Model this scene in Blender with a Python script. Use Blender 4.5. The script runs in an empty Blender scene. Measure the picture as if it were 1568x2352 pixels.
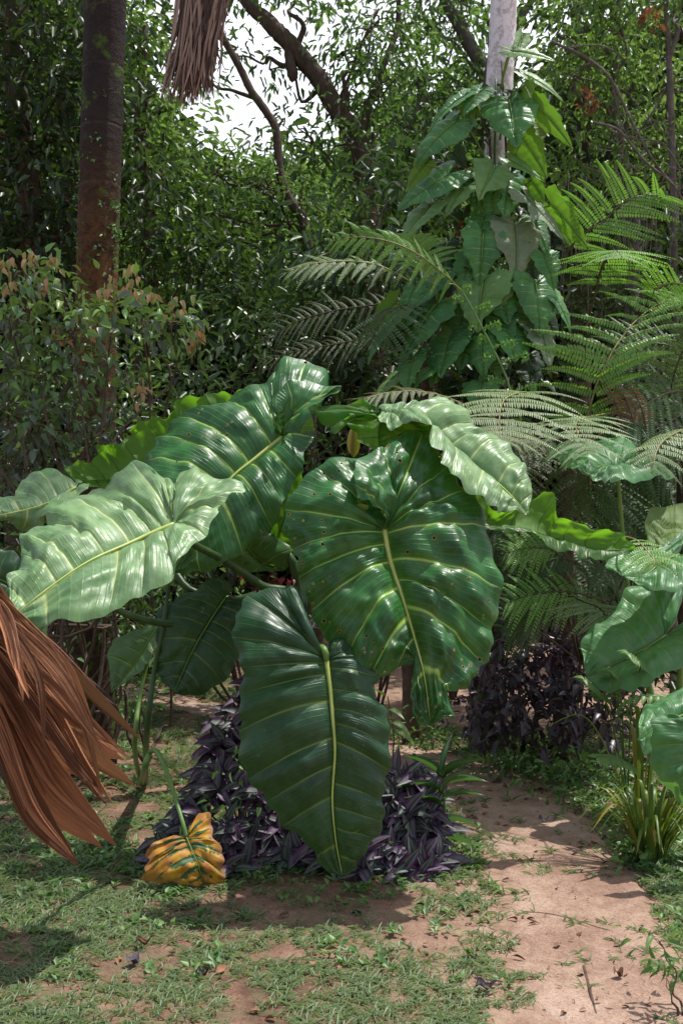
import bpy, math, random
import numpy as np
from mathutils import Vector, noise
random.seed(7); RNG = np.random.default_rng(7)
S = bpy.context.scene
COL = S.collection
F = 2641.0                      # focal length in the units of the measured photo (1568 x 2352)
CAMZ = 1.5
def at(px, py, d):              # a measured point and its distance -> a place in the garden (camera height 1.5 m, level)
    return np.array([(px-784.0)/F*d, d, CAMZ-(py-1176.0)/F*d])
def ground_at(px, py):
    d = CAMZ*F/(py-1176.0); return np.array([(px-784.0)/F*d, d, 0.0])

# ------------------------------------------------------------------ tagging
def empty(name, loc=(0,0,0)):
    o = bpy.data.objects.new(name, None); COL.objects.link(o); o.location = loc; o.empty_display_size = .1
    return o
def tag(o, label=None, cat=None, group=None, kind=None):
    if label: o['label'] = label
    if cat: o['category'] = cat
    if group: o['group'] = group
    if kind: o['kind'] = kind
    return o
def mesh_np(name, V, FA, mat=None, parent=None, uv=None, rnd=None, smooth=True):
    """V (n,3), FA (m,k) or list of such arrays -> ONE mesh object"""
    V = np.asarray(V, dtype=np.float32)
    FL = FA if isinstance(FA, list) else [FA]
    FL = [np.asarray(f, dtype=np.int32) for f in FL if len(f)]
    me = bpy.data.meshes.new(name)
    loops = np.concatenate([f.ravel() for f in FL])
    sizes = np.concatenate([np.full(len(f), f.shape[1], dtype=np.int32) for f in FL])
    starts = np.concatenate([[0], np.cumsum(sizes)[:-1]]).astype(np.int32)
    off = np.zeros(3, dtype=np.float32)
    if parent is not None: off = np.array(parent_world(parent), dtype=np.float32)
    me.vertices.add(len(V)); me.vertices.foreach_set('co', (V-off).ravel())
    me.loops.add(len(loops)); me.loops.foreach_set('vertex_index', loops)
    me.polygons.add(len(sizes)); me.polygons.foreach_set('loop_start', starts)
    me.update(calc_edges=True); 
    me.polygons.foreach_set('use_smooth', np.full(len(sizes), smooth))
    if uv is not None:
        l = me.uv_layers.new(name='UVMap'); l.data.foreach_set('uv', np.asarray(uv, dtype=np.float32)[loops].ravel())
    if rnd is not None:
        a = me.attributes.new('rnd', 'FLOAT', 'POINT'); a.data.foreach_set('value', np.asarray(rnd, dtype=np.float32))
    me.update()
    o = bpy.data.objects.new(name, me); COL.objects.link(o)
    if mat: me.materials.append(mat)
    if parent is not None: o.parent = parent
    return o
def parent_world(p):
    w = Vector((0,0,0))
    while p is not None: w += p.location; p = p.parent
    return w

# ------------------------------------------------------------------ curves and tubes
def cr(P, t):
    """Catmull-Rom through rows of P at parameters t in [0, len-1]"""
    P = np.asarray(P, dtype=float); t = np.atleast_1d(t); n = len(P)
    i = np.clip(np.floor(t).astype(int), 0, n-2); f = (t-i)[:, None]
    p1 = P[i]; p2 = P[i+1]
    p0 = np.where((i > 0)[:, None], P[np.maximum(i-1, 0)], 2*p1-p2)
    p3 = np.where((i < n-2)[:, None], P[np.minimum(i+2, n-1)], 2*p2-p1)
    return .5*((2*p1)+(-p0+p2)*f+(2*p0-5*p1+4*p2-p3)*f*f+(-p0+3*p1-3*p2+p3)*f**3)
def unit(v):
    v = np.asarray(v, dtype=float); return v/np.maximum(np.linalg.norm(v, axis=-1, keepdims=True), 1e-9)
class MB:
    def __init__(s): s.V = []; s.Q = []; s.T = []; s.U = []; s.R = []; s.n = 0
    def add(s, V, Q=None, T=None, U=None, R=None):
        V = np.asarray(V, dtype=float).reshape(-1, 3); s.V.append(V)
        if Q is not None and len(Q): s.Q.append(np.asarray(Q)+s.n)
        if T is not None and len(T): s.T.append(np.asarray(T)+s.n)
        s.U.append(np.zeros((len(V), 2)) if U is None else U)
        s.R.append(np.full(len(V), .5) if R is None else (np.full(len(V), R) if np.isscalar(R) else R))
        s.n += len(V)
    def tube(s, P, r, k=8, sub=4, wob=0, flat=1.0, R=None, side=None):
        P = np.asarray(P, dtype=float); n = len(P); t = np.linspace(0, n-1, (n-1)*sub+1)
        C = cr(P, t); rr = np.interp(t, np.linspace(0, n-1, len(np.atleast_1d(r))), np.atleast_1d(r))
        T = unit(np.gradient(C, axis=0))
        ref = np.array([0.13, -1.0, 0.21]) if side is None else np.asarray(side, dtype=float)
        A = unit(np.cross(T, ref)); B = unit(np.cross(A, T))
        a = np.linspace(0, 2*np.pi, k, endpoint=False)
        w = 1+(wob*RNG.standard_normal((len(t), k)) if wob else 0)
        V = C[:, None]+ (rr[:, None, None]*np.asarray(w)[..., None] if wob else rr[:, None, None])*(np.cos(a)[None, :, None]*A[:, None]+flat*np.sin(a)[None, :, None]*B[:, None])
        m = len(t); i = np.arange(m-1)[:, None]*k; j = np.arange(k)[None]; j2 = (j+1) % k
        Q = np.stack([i+j, i+j2, i+k+j2, i+k+j], -1).reshape(-1, 4)
        L = np.concatenate([[0], np.cumsum(np.linalg.norm(np.diff(C, axis=0), axis=1))])
        U = np.stack([np.tile(a/(2*np.pi), m), np.repeat(L, k)], -1)
        VV = V.reshape(-1, 3); n0 = len(VV)
        VV = np.concatenate([VV, C[:1], C[-1:]]); U = np.concatenate([U, [[0, 0], [0, L[-1]]]])
        jj = np.arange(k); Tt = np.concatenate([np.stack([np.full(k, n0), (jj+1) % k, jj], -1), np.stack([np.full(k, n0+1), n0-k+jj, n0-k+(jj+1) % k], -1)])
        s.add(VV, Q, Tt, U, R if R is None or np.isscalar(R) else .5)
        return C
    def build(s, name, mat, parent=None, smooth=True):
        fl = []
        if s.Q: fl.append(np.concatenate(s.Q))
        if s.T: fl.append(np.concatenate(s.T))
        return mesh_np(name, np.concatenate(s.V), fl, mat, parent, np.concatenate(s.U), np.concatenate(s.R), smooth)

# ------------------------------------------------------------------ materials
def nt(name):
    m = bpy.data.materials.new(name); m.use_nodes = True; t = m.node_tree; t.nodes.clear()
    return m, t
class N:
    def __init__(s, t): s.t = t
    def new(s, ty, ins=None, **kw):
        n = s.t.nodes.new(ty)
        for k, v in kw.items(): setattr(n, k, v)
        for k, v in (ins or {}).items():
            if isinstance(v, bpy.types.NodeSocket): s.t.links.new(v, n.inputs[k])
            else: n.inputs[k].default_value = v
        return n
    def math(s, op, a, b=0.0, c=0.0, clamp=False):
        n = s.new('ShaderNodeMath', {0: a, 1: b, 2: c}, operation=op, use_clamp=clamp); return n.outputs[0]
    def mix(s, f, a, b, bt='MIX'):
        n = s.new('ShaderNodeMix', {0: f, 6: a, 7: b}, data_type='RGBA', blend_type=bt); return n.outputs[2]
    def ramp(s, f, pts, inter='LINEAR'):
        n = s.new('ShaderNodeValToRGB', {0: f}); cr_ = n.color_ramp; cr_.interpolation = inter
        while len(cr_.elements) < len(pts): cr_.elements.new(.5)
        for e, (p, c) in zip(cr_.elements, pts): e.position = p; e.color = c if len(c) == 4 else (*c, 1)
        return n.outputs[0]
    def rng(s, v, a, b, c=0.0, d=1.0, smooth=False):
        n = s.new('ShaderNodeMapRange', {0: v, 1: a, 2: b, 3: c, 4: d}); n.clamp = True
        if smooth: n.interpolation_type = 'SMOOTHSTEP'
        return n.outputs[0]
    def noise(s, vec, sc, det=3, rough=.55):
        return s.new('ShaderNodeTexNoise', {'Vector': vec, 'Scale': sc, 'Detail': det, 'Roughness': rough}).outputs[0]
def c4(c): return (c[0], c[1], c[2], 1.0)
def foliage_mat(name, cols, rough=.4, trans=.25, tcol=(.18, .32, .03), spec=.5, stripe=None, gray=None):
    """small leaves: colour by the per-leaf 'rnd' value, a pale midrib, light shining through"""
    m, t = nt(name); g = N(t)
    a = g.new('ShaderNodeAttribute', attribute_name='rnd').outputs['Fac']
    k = len(cols); col = g.ramp(a, [(i/(k-1), c) for i, c in enumerate(cols)])
    tc = g.new('ShaderNodeTexCoord'); sep = g.new('ShaderNodeSeparateXYZ', {0: tc.outputs['UV']})
    s = g.math('ABSOLUTE', g.math('SUBTRACT', sep.outputs[0], .5))
    rib = g.rng(s, .0, .06, .35, 0)
    col = g.mix(rib, col, c4((.22, .30, .12)))
    if stripe:
        band = g.math('MULTIPLY', g.rng(s, .07, .13), g.rng(s, .34, .27))
        col = g.mix(g.math('MULTIPLY', band, .85), col, c4(stripe))
    p = g.new('ShaderNodeBsdfPrincipled', {'Base Color': col, 'Roughness': rough, 'Specular IOR Level': spec})
    tr = g.new('ShaderNodeBsdfTranslucent', {'Color': g.mix(.6, col, c4(tcol))})
    mx = g.new('ShaderNodeMixShader', {0: trans, 1: p.outputs[0], 2: tr.outputs[0]})
    g.new('ShaderNodeOutputMaterial', {0: mx.outputs[0]})
    return m
def bigleaf_mat(name, c1, c2, vein=(.30, .38, .10), rough=.3, trans=.2, tcol=(.30, .55, .03), under=(.16, .26, .05),
                vw=.045, holes=0.0, speck=0.0, dust=0.0, finev=7.0, yellow=None, coat=0.0):
    m, t = nt(name); g = N(t)
    tc = g.new('ShaderNodeTexCoord'); sep = g.new('ShaderNodeSeparateXYZ', {0: tc.outputs['UV']})
    u, v = sep.outputs[0], sep.outputs[1]
    ob = g.new('ShaderNodeNewGeometry').outputs['Position']
    back = g.new('ShaderNodeNewGeometry').outputs['Backfacing']
    n1 = g.noise(ob, 5.0, 4); n2 = g.noise(ob, 38.0, 4)
    col = g.mix(g.rng(n1, .38, .64), c4(c1), c4(c2))
    col = g.mix(g.rng(n2, .45, .8, 0, .35), col, c4([x*1.6+.01 for x in c2]))
    # blade a little darker between the veins and paler beside the midrib
    fr = g.math('FRACT', v); dv = g.math('MINIMUM', fr, g.math('SUBTRACT', 1.0, fr))
    wid = g.math('MULTIPLY', g.math('SUBTRACT', 1.08, u), vw)
    line = g.math('SUBTRACT', 1.0, g.math('DIVIDE', dv, wid, clamp=True), clamp=True)
    line = g.math('POWER', line, .7)
    soft = g.math('SUBTRACT', 1.0, g.math('DIVIDE', dv, g.math('MULTIPLY', wid, 4.5), clamp=True), clamp=True)
    mid = g.rng(u, .0, .035, 1, 0, True)
    vfade = g.math('MULTIPLY', line, g.rng(u, .75, 1.0, 1.0, .35))
    f2 = g.math('FRACT', g.math('MULTIPLY', v, finev)); d2 = g.math('ABSOLUTE', g.math('SUBTRACT', f2, .5))
    fine = g.rng(d2, .38, .5)
    col = g.mix(g.math('MULTIPLY', fine, .10), col, c4(vein))
    col = g.mix(g.math('MULTIPLY', soft, .16), col, c4(vein))
    allv = g.math('MAXIMUM', vfade, mid)
    top = g.mix(g.math('MULTIPLY', allv, .95), col, c4(vein))
    if yellow:
        # dying blade: green along the veins, yellow between, brown at the rim
        na = g.noise(ob, 16, 4); ez = g.math('ADD', g.math('ADD', g.math('MULTIPLY', dv, 1.2), g.math('MULTIPLY', u, .30)), g.math('MULTIPLY', g.math('SUBTRACT', g.noise(ob, 34, 2), .5), 1.3))
        yel = g.ramp(na, [(.3, (.62, .36, .02)), (.5, (.55, .25, .015)), (.62, (.36, .12, .02)), (.8, (.60, .42, .05))])
        top = g.mix(g.rng(ez, .33, .36), c4((.035, .11, .03)), yel)
        br = g.math('ADD', u, g.math('MULTIPLY', g.math('SUBTRACT', n2, .5), .5))
        top = g.mix(g.rng(br, .78, .97), top, g.mix(n2, c4((.22, .06, .015)), c4((.42, .20, .06))))
    undc = g.mix(g.math('MULTIPLY', allv, .75), g.mix(n1, c4(under), c4([x*.8 for x in under])), c4([x*.45 for x in under]))
    col = g.mix(back, top, undc)
    nv = None
    if speck:
        vo = g.new('ShaderNodeTexVoronoi', {'Vector': ob, 'Scale': 75.0, 'Randomness': 1.0}).outputs[0]
        sp = g.math('MULTIPLY', g.rng(vo, .10, .16, 1, 0), g.rng(g.noise(ob, 6, 2), .50, .62))
        col = g.mix(g.math('MULTIPLY', sp, speck), col, c4((.30, .36, .25)))
    alpha = None
    if holes:
        vd = g.new('ShaderNodeTexVoronoi', {'Vector': ob, 'Scale': 30.0, 'Randomness': 1.0}); vo = vd.outputs[0]
        sel = g.rng(g.noise(ob, 3.4, 2), .50, .56)
        hs = g.math('MULTIPLY', g.new('ShaderNodeSeparateColor', {0: vd.outputs[1]}).outputs[0], .24)
        rim = g.math('MULTIPLY', g.math('LESS_THAN', vo, g.math('ADD', hs, .07)), g.math('GREATER_THAN', sel, .5))
        hol = g.math('MULTIPLY', g.math('LESS_THAN', vo, hs), g.math('GREATER_THAN', sel, .5))
        lim = g.math('GREATER_THAN', hs, .055)
        rim = g.math('MULTIPLY', rim, lim); hol = g.math('MULTIPLY', hol, lim)
        col = g.mix(g.math('MULTIPLY', rim, .9), col, c4((.30, .22, .08)))
        alpha = hol
    if dust:
        col = g.mix(g.rng(g.noise(ob, 13, 5), .35, .7, 0, dust), col, c4((.30, .36, .28)))
    h = g.math('ADD', g.math('MULTIPLY', fine, .35), g.math('MULTIPLY', g.math('POWER', soft, 1.5), -1.6))
    h = g.math('ADD', h, g.math('MULTIPLY', n2, .55))
    bmp = g.new('ShaderNodeBump', {'Height': h, 'Strength': .55, 'Distance': .004})
    rg = g.math('ADD', rough-.06, g.math('MULTIPLY', g.noise(ob, 11, 5), .22))
    rg = g.math('ADD', rg, g.math('MULTIPLY', back, .25))
    p = g.new('ShaderNodeBsdfPrincipled', {'Base Color': col, 'Roughness': rg, 'Specular IOR Level': .5, 'Normal': bmp.outputs[0], 'Coat Weight': coat, 'Coat Roughness': .22})
    tr = g.new('ShaderNodeBsdfTranslucent', {'Color': g.mix(g.math('MULTIPLY', allv, .8), c4(tcol), c4([x*.2 for x in tcol]))})
    mx = g.new('ShaderNodeMixShader', {0: trans, 1: p.outputs[0], 2: tr.outputs[0]})
    o = mx.outputs[0]
    if alpha is not None:
        o = g.new('ShaderNodeMixShader', {0: alpha, 1: o, 2: g.new('ShaderNodeBsdfTransparent').outputs[0]}).outputs[0]
    g.new('ShaderNodeOutputMaterial', {0: o})
    return m
def bark_mat(name, pts, sc=(6, 6, 2), foot=None, rough=.85, bump=.6, rings=0.0, ringc=(.3, .3, .3), moss=0.0, zgrad=None, lichen=0.0):
    m, t = nt(name); g = N(t)
    tc = g.new('ShaderNodeTexCoord'); geo = g.new('ShaderNodeNewGeometry').outputs['Position']
    mp = g.new('ShaderNodeMapping', {'Vector': geo, 'Scale': sc}).outputs[0]
    n1 = g.noise(mp, 2.2, 6, .65); n2 = g.noise(geo, 30, 5, .7)
    f = g.math('ADD', g.math('MULTIPLY', n1, .55), g.math('MULTIPLY', n2, .45))
    col = g.ramp(f, pts)
    z = g.new('ShaderNodeSeparateXYZ', {0: geo}).outputs[2]
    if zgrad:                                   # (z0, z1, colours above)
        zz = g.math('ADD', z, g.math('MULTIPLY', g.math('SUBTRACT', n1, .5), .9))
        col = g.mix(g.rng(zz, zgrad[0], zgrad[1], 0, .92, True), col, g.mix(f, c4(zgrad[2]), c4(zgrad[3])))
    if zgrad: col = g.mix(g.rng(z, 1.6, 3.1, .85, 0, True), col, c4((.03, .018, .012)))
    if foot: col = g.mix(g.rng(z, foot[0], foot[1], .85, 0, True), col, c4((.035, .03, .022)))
    h = f
    if rings:
        w = g.math('FRACT', g.math('MULTIPLY', g.math('ADD', z, g.math('MULTIPLY', n1, .04)), rings))
        rl = g.rng(g.math('ABSOLUTE', g.math('SUBTRACT', w, .5)), .455, .5)
        rl = g.math('MULTIPLY', rl, g.rng(n1, .35, .6)); col = g.mix(g.math('MULTIPLY', rl, .45), col, c4(ringc)); h = g.math('SUBTRACT', f, g.math('MULTIPLY', rl, .25))
    if lichen:
        l = g.rng(g.noise(geo, 9, 5, .7), .66, .70); l = g.math('MULTIPLY', l, lichen)
        col = g.mix(l, col, c4((.55, .55, .60)))
    if moss:
        mm = g.rng(g.noise(geo, 7, 5, .7), .60-moss*.1, .66); col = g.mix(g.math('MULTIPLY', mm, .9), col, c4((.07, .12, .015)))
    b = g.new('ShaderNodeBump', {'Height': h, 'Strength': bump, 'Distance': .03})
    p = g.new('ShaderNodeBsdfPrincipled', {'Base Color': col, 'Roughness': rough, 'Normal': b.outputs[0], 'Specular IOR Level': .3})
    g.new('ShaderNodeOutputMaterial', {0: p.outputs[0]})
    return m
def plain_mat(name, c1, c2, sc=20, rough=.6, bump=.3, trans=0.0, stretch=(1, 1, 1), uvs=False, fibre=0.0):
    m, t = nt(name); g = N(t)
    geo = g.new('ShaderNodeNewGeometry').outputs['Position']
    tc = g.new('ShaderNodeTexCoord')
    v = g.new('ShaderNodeMapping', {'Vector': tc.outputs['UV'] if uvs else geo, 'Scale': stretch}).outputs[0]
    n = g.noise(v, sc, 5, .65); a = g.new('ShaderNodeAttribute', attribute_name='rnd').outputs['Fac']
    col = g.mix(g.rng(g.math('ADD', n, g.math('MULTIPLY', g.math('SUBTRACT', a, .5), .6)), .3, .7), c4(c1), c4(c2))
    b = g.new('ShaderNodeBump', {'Height': n, 'Strength': bump, 'Distance': .01})
    p = g.new('ShaderNodeBsdfPrincipled', {'Base Color': col, 'Roughness': rough, 'Normal': b.outputs[0], 'Specular IOR Level': .4})
    o = p.outputs[0]
    if trans:
        tr = g.new('ShaderNodeBsdfTranslucent', {'Color': g.mix(.5, col, c4([min(1, x*1.8) for x in c2]))})
        o = g.new('ShaderNodeMixShader', {0: trans, 1: o, 2: tr.outputs[0]}).outputs[0]
    g.new('ShaderNodeOutputMaterial', {0: o})
    return m

# ------------------------------------------------------------------ leaf clouds
def grid_leaf(ny, prof, fold=.25, droop=.25, curl=0.0):
    """a small leaf: x across (+-.5*prof), y 0..1 along, z up; two halves share a midrib row"""
    V = []; U = []; Q = []
    for j in range(ny+1):
        y = j/ny; w = prof(y)*.5
        z = -droop*y*y
        for x in (-1, 0, 1):
            V.append((x*w, y-(.1*droop*y), z+fold*abs(x)*w - curl*abs(x)*w*w)); U.append((.5+.5*x, y))
    for j in range(ny):
        a = j*3
        Q += [(a, a+1, a+4, a+3), (a+1, a+2, a+5, a+4)]
    return np.array(V, dtype=float), np.array(Q), np.array(U, dtype=float)
def pr_lance(y): return (math.sin(math.pi*min(1, y**.75))**.8) if 0 < y < 1 else .02
def pr_ovate(y): return (math.sin(math.pi*y**.62)**.75) if 0 < y < 1 else .03
LEAF6 = (np.array([(0, 0, 0), (.5, .3, .10), (.32, .72, .03), (0, 1, -.12), (-.32, .72, .03), (-.5, .3, .10)], dtype=float),
         np.array([(0, 1, 2, 3), (0, 3, 4, 5)]), np.array([(.5, 0), (1, .3), (.85, .7), (.5, 1), (.15, .7), (0, .3)], dtype=float))
GR_LEAF = grid_leaf(4, pr_ovate, .3, .3)
def place(tmpl, P, D, Nn, L, W, rnd):
    """instances of a template merged into arrays. P origin, D along, Nn approx up, L length, W width"""
    TV, TQ, TU = tmpl
    Y = unit(D); X = unit(np.cross(Y, Nn)); Z = np.cross(X, Y)
    n = len(P); L = np.broadcast_to(L, n); W = np.broadcast_to(W, n)
    V = P[:, None]+TV[None, :, 0:1]*(X*W[:, None])[:, None]+TV[None, :, 1:2]*(Y*L[:, None])[:, None]+TV[None, :, 2:3]*(Z*L[:, None])[:, None]
    k = len(TV)
    Q = (TQ[None]+(np.arange(n)*k)[:, None, None]).reshape(-1, TQ.shape[1])
    return V.reshape(-1, 3), Q, np.tile(TU, (n, 1)), np.repeat(np.broadcast_to(rnd, n), k)
def cloud_dirs(n, out, down=.35, spread=.9):
    D = out*.8+RNG.standard_normal((n, 3))*spread*.6; D[:, 2] -= down
    Nn = np.array([0, 0, 1.0])+RNG.standard_normal((n, 3))*.55
    return unit(D), unit(Nn)
def foliage(blobs, size, density, down=.35, asp=.42, csize=.16, tmpl=LEAF6, per=26, shell=.55, rshift=None, keep=None):
    """leaf clumps through ellipsoids: blobs = (centre, (rx,ry,rz))"""
    mb = MB(); centres = []
    for c, r in blobs:
        r = np.array(r, dtype=float); c = np.array(c, dtype=float)
        area = (r[0]*r[2]+r[1]*r[2]+r[0]*r[1])/3*12
        nc = max(3, int(area*density/per))
        d = unit(RNG.standard_normal((nc, 3))); rad = (shell+(1-shell)*RNG.random((nc, 1))**.6)
        low = RNG.random(nc) < .22; rad[low] *= RNG.random((low.sum(), 1))
        cc = c+d*rad*r*(1+.12*RNG.standard_normal((nc, 1)))
        if keep is not None:
            k_ = keep(cc); cc = cc[k_]; d = d[k_]
        if len(cc) == 0: continue
        centres.append(cc)
        P = np.repeat(cc, per, 0); out = np.repeat(d, per, 0)
        s = csize*(.6+.8*RNG.random((len(cc), 1))); s = np.repeat(s, per, 0)
        off = RNG.standard_normal(P.shape)*s*np.array([1, 1, .62])
        P = P+off; D, Nn = cloud_dirs(len(P), unit(out*.6+unit(off)*.9), down)
        L = size*(.65+.6*RNG.random(len(P)))
        cl = np.repeat(RNG.random(len(cc)), per)
        rnd = np.clip(.5*cl+.5*RNG.random(len(P))+(0 if rshift is None else rshift(P)), 0, 1)
        mb.add(*((lambda a: (a[0], a[1], None, a[2], a[3]))(place(tmpl, P, D, Nn, L, L*asp, rnd))))
    return mb, centres
def wiggle(a, b, n=5, amp=.08):
    a = np.asarray(a, float); b = np.asarray(b, float); t = np.linspace(0, 1, n)[:, None]
    P = a+(b-a)*t; L = np.linalg.norm(b-a); P[1:-1] += RNG.standard_normal((n-2, 3))*amp*L
    return P

# sky openings in the canopy, as directions seen from the lawn (used as places where no branch grows)
GAPS = [(545, 260, 62, 55), (690, 80, 78, 85), (590, 190, 60, 60), (470, 340, 40, 40), (500, 240, 50, 60), (640, 30, 70, 60), (740, 190, 34, 30), (1240, 60, 44, 60), (1010, 120, 30, 40), (620, 300, 40, 25), (380, 150, 28, 30), (1330, 350, 30, 40), (1360, 40, 26, 26)]
def not_gap(P):
    px = 784+P[:, 0]/P[:, 1]*F; py = 1176-(P[:, 2]-CAMZ)/P[:, 1]*F
    ok = np.ones(len(P), bool)
    for gx, gy, rx, ry in GAPS:
        ok &= ((px-gx)/rx)**2+((py-gy)/ry)**2 > (.28+.55*RNG.random(len(P)))
    return ok

# ------------------------------------------------------------------ big leaf blades
def fbm(P, sc, seed=0):
    o = Vector((seed*3.1, seed*1.7, seed*.9))
    return np.array([noise.noise(Vector(p)*sc+o) for p in P])
def big_leaf(parent, mid, halves, mat, midmat, up=(0, -.4, 1), veins=8, ns=20, sub=9, quilt=.016, ruffle=.012, arch=.03,
             fwd=.10, crumple=.012, seed=1, midr=.011, label=None, name='leaf', thick=None):
    mid = np.asarray(mid, float); up = np.asarray(up, float)
    mb = MB(); s = np.linspace(0, 1, ns+1)
    for hi, half in enumerate(halves):
        Pm = np.array([h[0] for h in half], float); mm = np.array([h[1] for h in half], float)
        nr = (len(half)-1)*sub+1; t = np.linspace(0, len(half)-1, nr)
        B = cr(Pm, t); m = np.interp(t, np.arange(len(half)), mm)
        A = cr(mid, np.clip(m, 0, 1)*(len(mid)-1)); 
        Tm = unit(cr(mid, np.clip(m+.03, 0, 1)*(len(mid)-1))-cr(mid, np.clip(m-.03, 0, 1)*(len(mid)-1)))
        W = np.linalg.norm(B-A, axis=1, keepdims=True)
        # unevenly wavy rim
        B = B+unit(B-A)*(.010*np.sin(t*2.9+seed)+.006*np.sin(t*7.3+seed*2))[:, None]*np.minimum(1, W/.1)
        ramp = np.clip(mm_s(m, .02, .2), 0, 1)[:, None]
        Cc = .5*(A+B)-Tm*fwd*W*ramp
        ss = s[None, :, None]
        G = (1-ss)**2*A[:, None]+2*ss*(1-ss)*Cc[:, None]+ss**2*B[:, None]
        du = np.gradient(G, axis=1); dv = np.gradient(G, axis=0)
        Nn = unit(np.cross(du, dv)); flip = np.sum(Nn*up) < 0
        if flip: Nn = -Nn
        # cumulative vein coordinate: follows rim length so that veins keep an even spacing
        dl = np.linalg.norm(np.diff(B, axis=0), axis=1); cl = np.concatenate([[0], np.cumsum(dl)]); v = cl/cl[-1]*veins
        v = v+.22*np.sin(v*1.7+seed)
        Wn = np.clip(W/.25, .15, 1.25)[:, None, :]
        q = np.abs(np.sin(np.pi*v))[:, None, None]**.75
        body = (ss**.45*(1-ss)**.25)
        k = q*body*quilt*Wn
        k = k+arch*np.sin(np.pi*ss**.8)*Wn
        k = k-.010*(1-ss)**8
        ph = np.sin(2*np.pi*v*.53+seed+1.5*np.sin(v*.9))[:, None, None]*.55+np.sin(2*np.pi*v*1.13+seed*1.3+2*np.sin(v*.7))[:, None, None]*.35
        k = k+ruffle*ph*ss**3.2*np.clip(W/.12, .1, 1)[:, None, :]
        fl = G.reshape(-1, 3)
        sv = np.c_[U0(nr, ns, s, v*1.0)*[3.2*W.max()/.35, 1.35], np.full(nr*(ns+1), hi*7.0)]
        cn = fbm(sv, 1.25, seed).reshape(nr, ns+1, 1)+.45*fbm(sv, 2.3, seed+5).reshape(nr, ns+1, 1)+.35*fbm(fl, 7.0, seed).reshape(nr, ns+1, 1)
        k = k+1.35*crumple*cn*np.clip(ss*3, 0, 1)*np.clip(W/.1, .1, 1)[:, None, :]
        G = G+Nn*k
        U = np.stack([np.broadcast_to(s[None], (nr, ns+1)), np.broadcast_to(v[:, None], (nr, ns+1))], -1).reshape(-1, 2)
        i = np.arange(nr-1)[:, None]*(ns+1); j = np.arange(ns)[None]
        Q = np.stack([i+j, i+j+1, i+ns+1+j+1, i+ns+1+j], -1).reshape(-1, 4)
        if flip: Q = Q[:, ::-1]
        mb.add(G.reshape(-1, 3), Q, None, U, .5)
    o = mb.build(name, mat, parent)
    if label: o['label'] = label
    mr = MB(); n = len(mid)
    mm2 = mid+unit(up)*.002
    mr.tube(mm2, np.interp(np.linspace(0, 1, 12), [0, .25, .6, 1], [midr*.85, midr*.65, midr*.36, .0012]), 8, 6, flat=1.0)
    mr.build('midrib', midmat, o)
    return o
def U0(nr, ns, s, v): return np.stack([np.broadcast_to(s[None], (nr, ns+1)), np.broadcast_to(v[:, None], (nr, ns+1))], -1).reshape(-1, 2)
def mm_s(x, a, b): return (x-a)/(b-a)
def img_leaf(parent, d0, mid, left, right, **kw):
    """blade measured on the photo: mid [(px,py,dd)], rims [(px,py,m,dd)] with dd metres behind (+) or before (-) d0"""
    M = [at(p[0], p[1], d0+p[2]) for p in mid]
    H = [[(at(p[0], p[1], d0+p[3]), p[2]) for p in h] for h in (left, right)]
    return big_leaf(parent, M, H, **kw)
def heart_leaf(parent, J, D, Nn, L, W, mat, midmat, droop=.25, fold=.15, veins=7, lobes=.28, seed=1, ns=9, sub=4, name='leaf', label=None, curl=0.0, cut=0.0, **kw):
    """a heart-shaped blade: J stalk joint, D towards the tip, Nn the upper side"""
    J = np.asarray(J, float); Y = unit(np.asarray(D, float)); X = unit(np.cross(Y, np.asarray(Nn, float))); Z = np.cross(X, Y)
    def pt(x, y):
        r = math.hypot(x, y*.6)
        g = -droop*L*max(0, y)**2*1.0 + fold*W*abs(x)*.9 - curl*W*(abs(x)*2)**2*.3
        return J+X*x*W+Y*y*L+Z*g+np.array([0, 0, -1])*droop*L*.35*max(0, y)**2
    mid = [pt(0, y) for y in (0, .25, .5, .75, 1.0)]
    prof = [(.03, -.03, 0), (.14, -lobes*.8, 0), (.28, -lobes, 0), (.42, -lobes*.72, 0), (.5, -lobes*.15, .02), (.5, .12, .12), (.44, .34, .3), (.33, .56, .5), (.19, .76, .7), (.08, .92, .88), (0.0, 1.0, 1.0)]
    rs = random.Random(seed*7+3)
    hs = []
    for sg in (-1, 1):
        h = []
        for i, (x, y, m) in enumerate(prof):
            jx = 1+rs.uniform(-.06, .06) if i else 1
            if cut and 5 <= i <= 8 and rs.random() < cut: jx *= .45
            h.append((pt(sg*x*jx, y+rs.uniform(-.012, .012)), m))
        hs.append(h)
    a = dict(up=Nn, veins=veins, ns=ns, sub=sub, quilt=.05*W, ruffle=.035*W, arch=.05*W, fwd=.08, crumple=.03*W, seed=seed, midr=.014*W+.001)
    a.update(kw)
    return big_leaf(parent, mid, hs, mat, midmat, name=name, label=label, **a)

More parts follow.
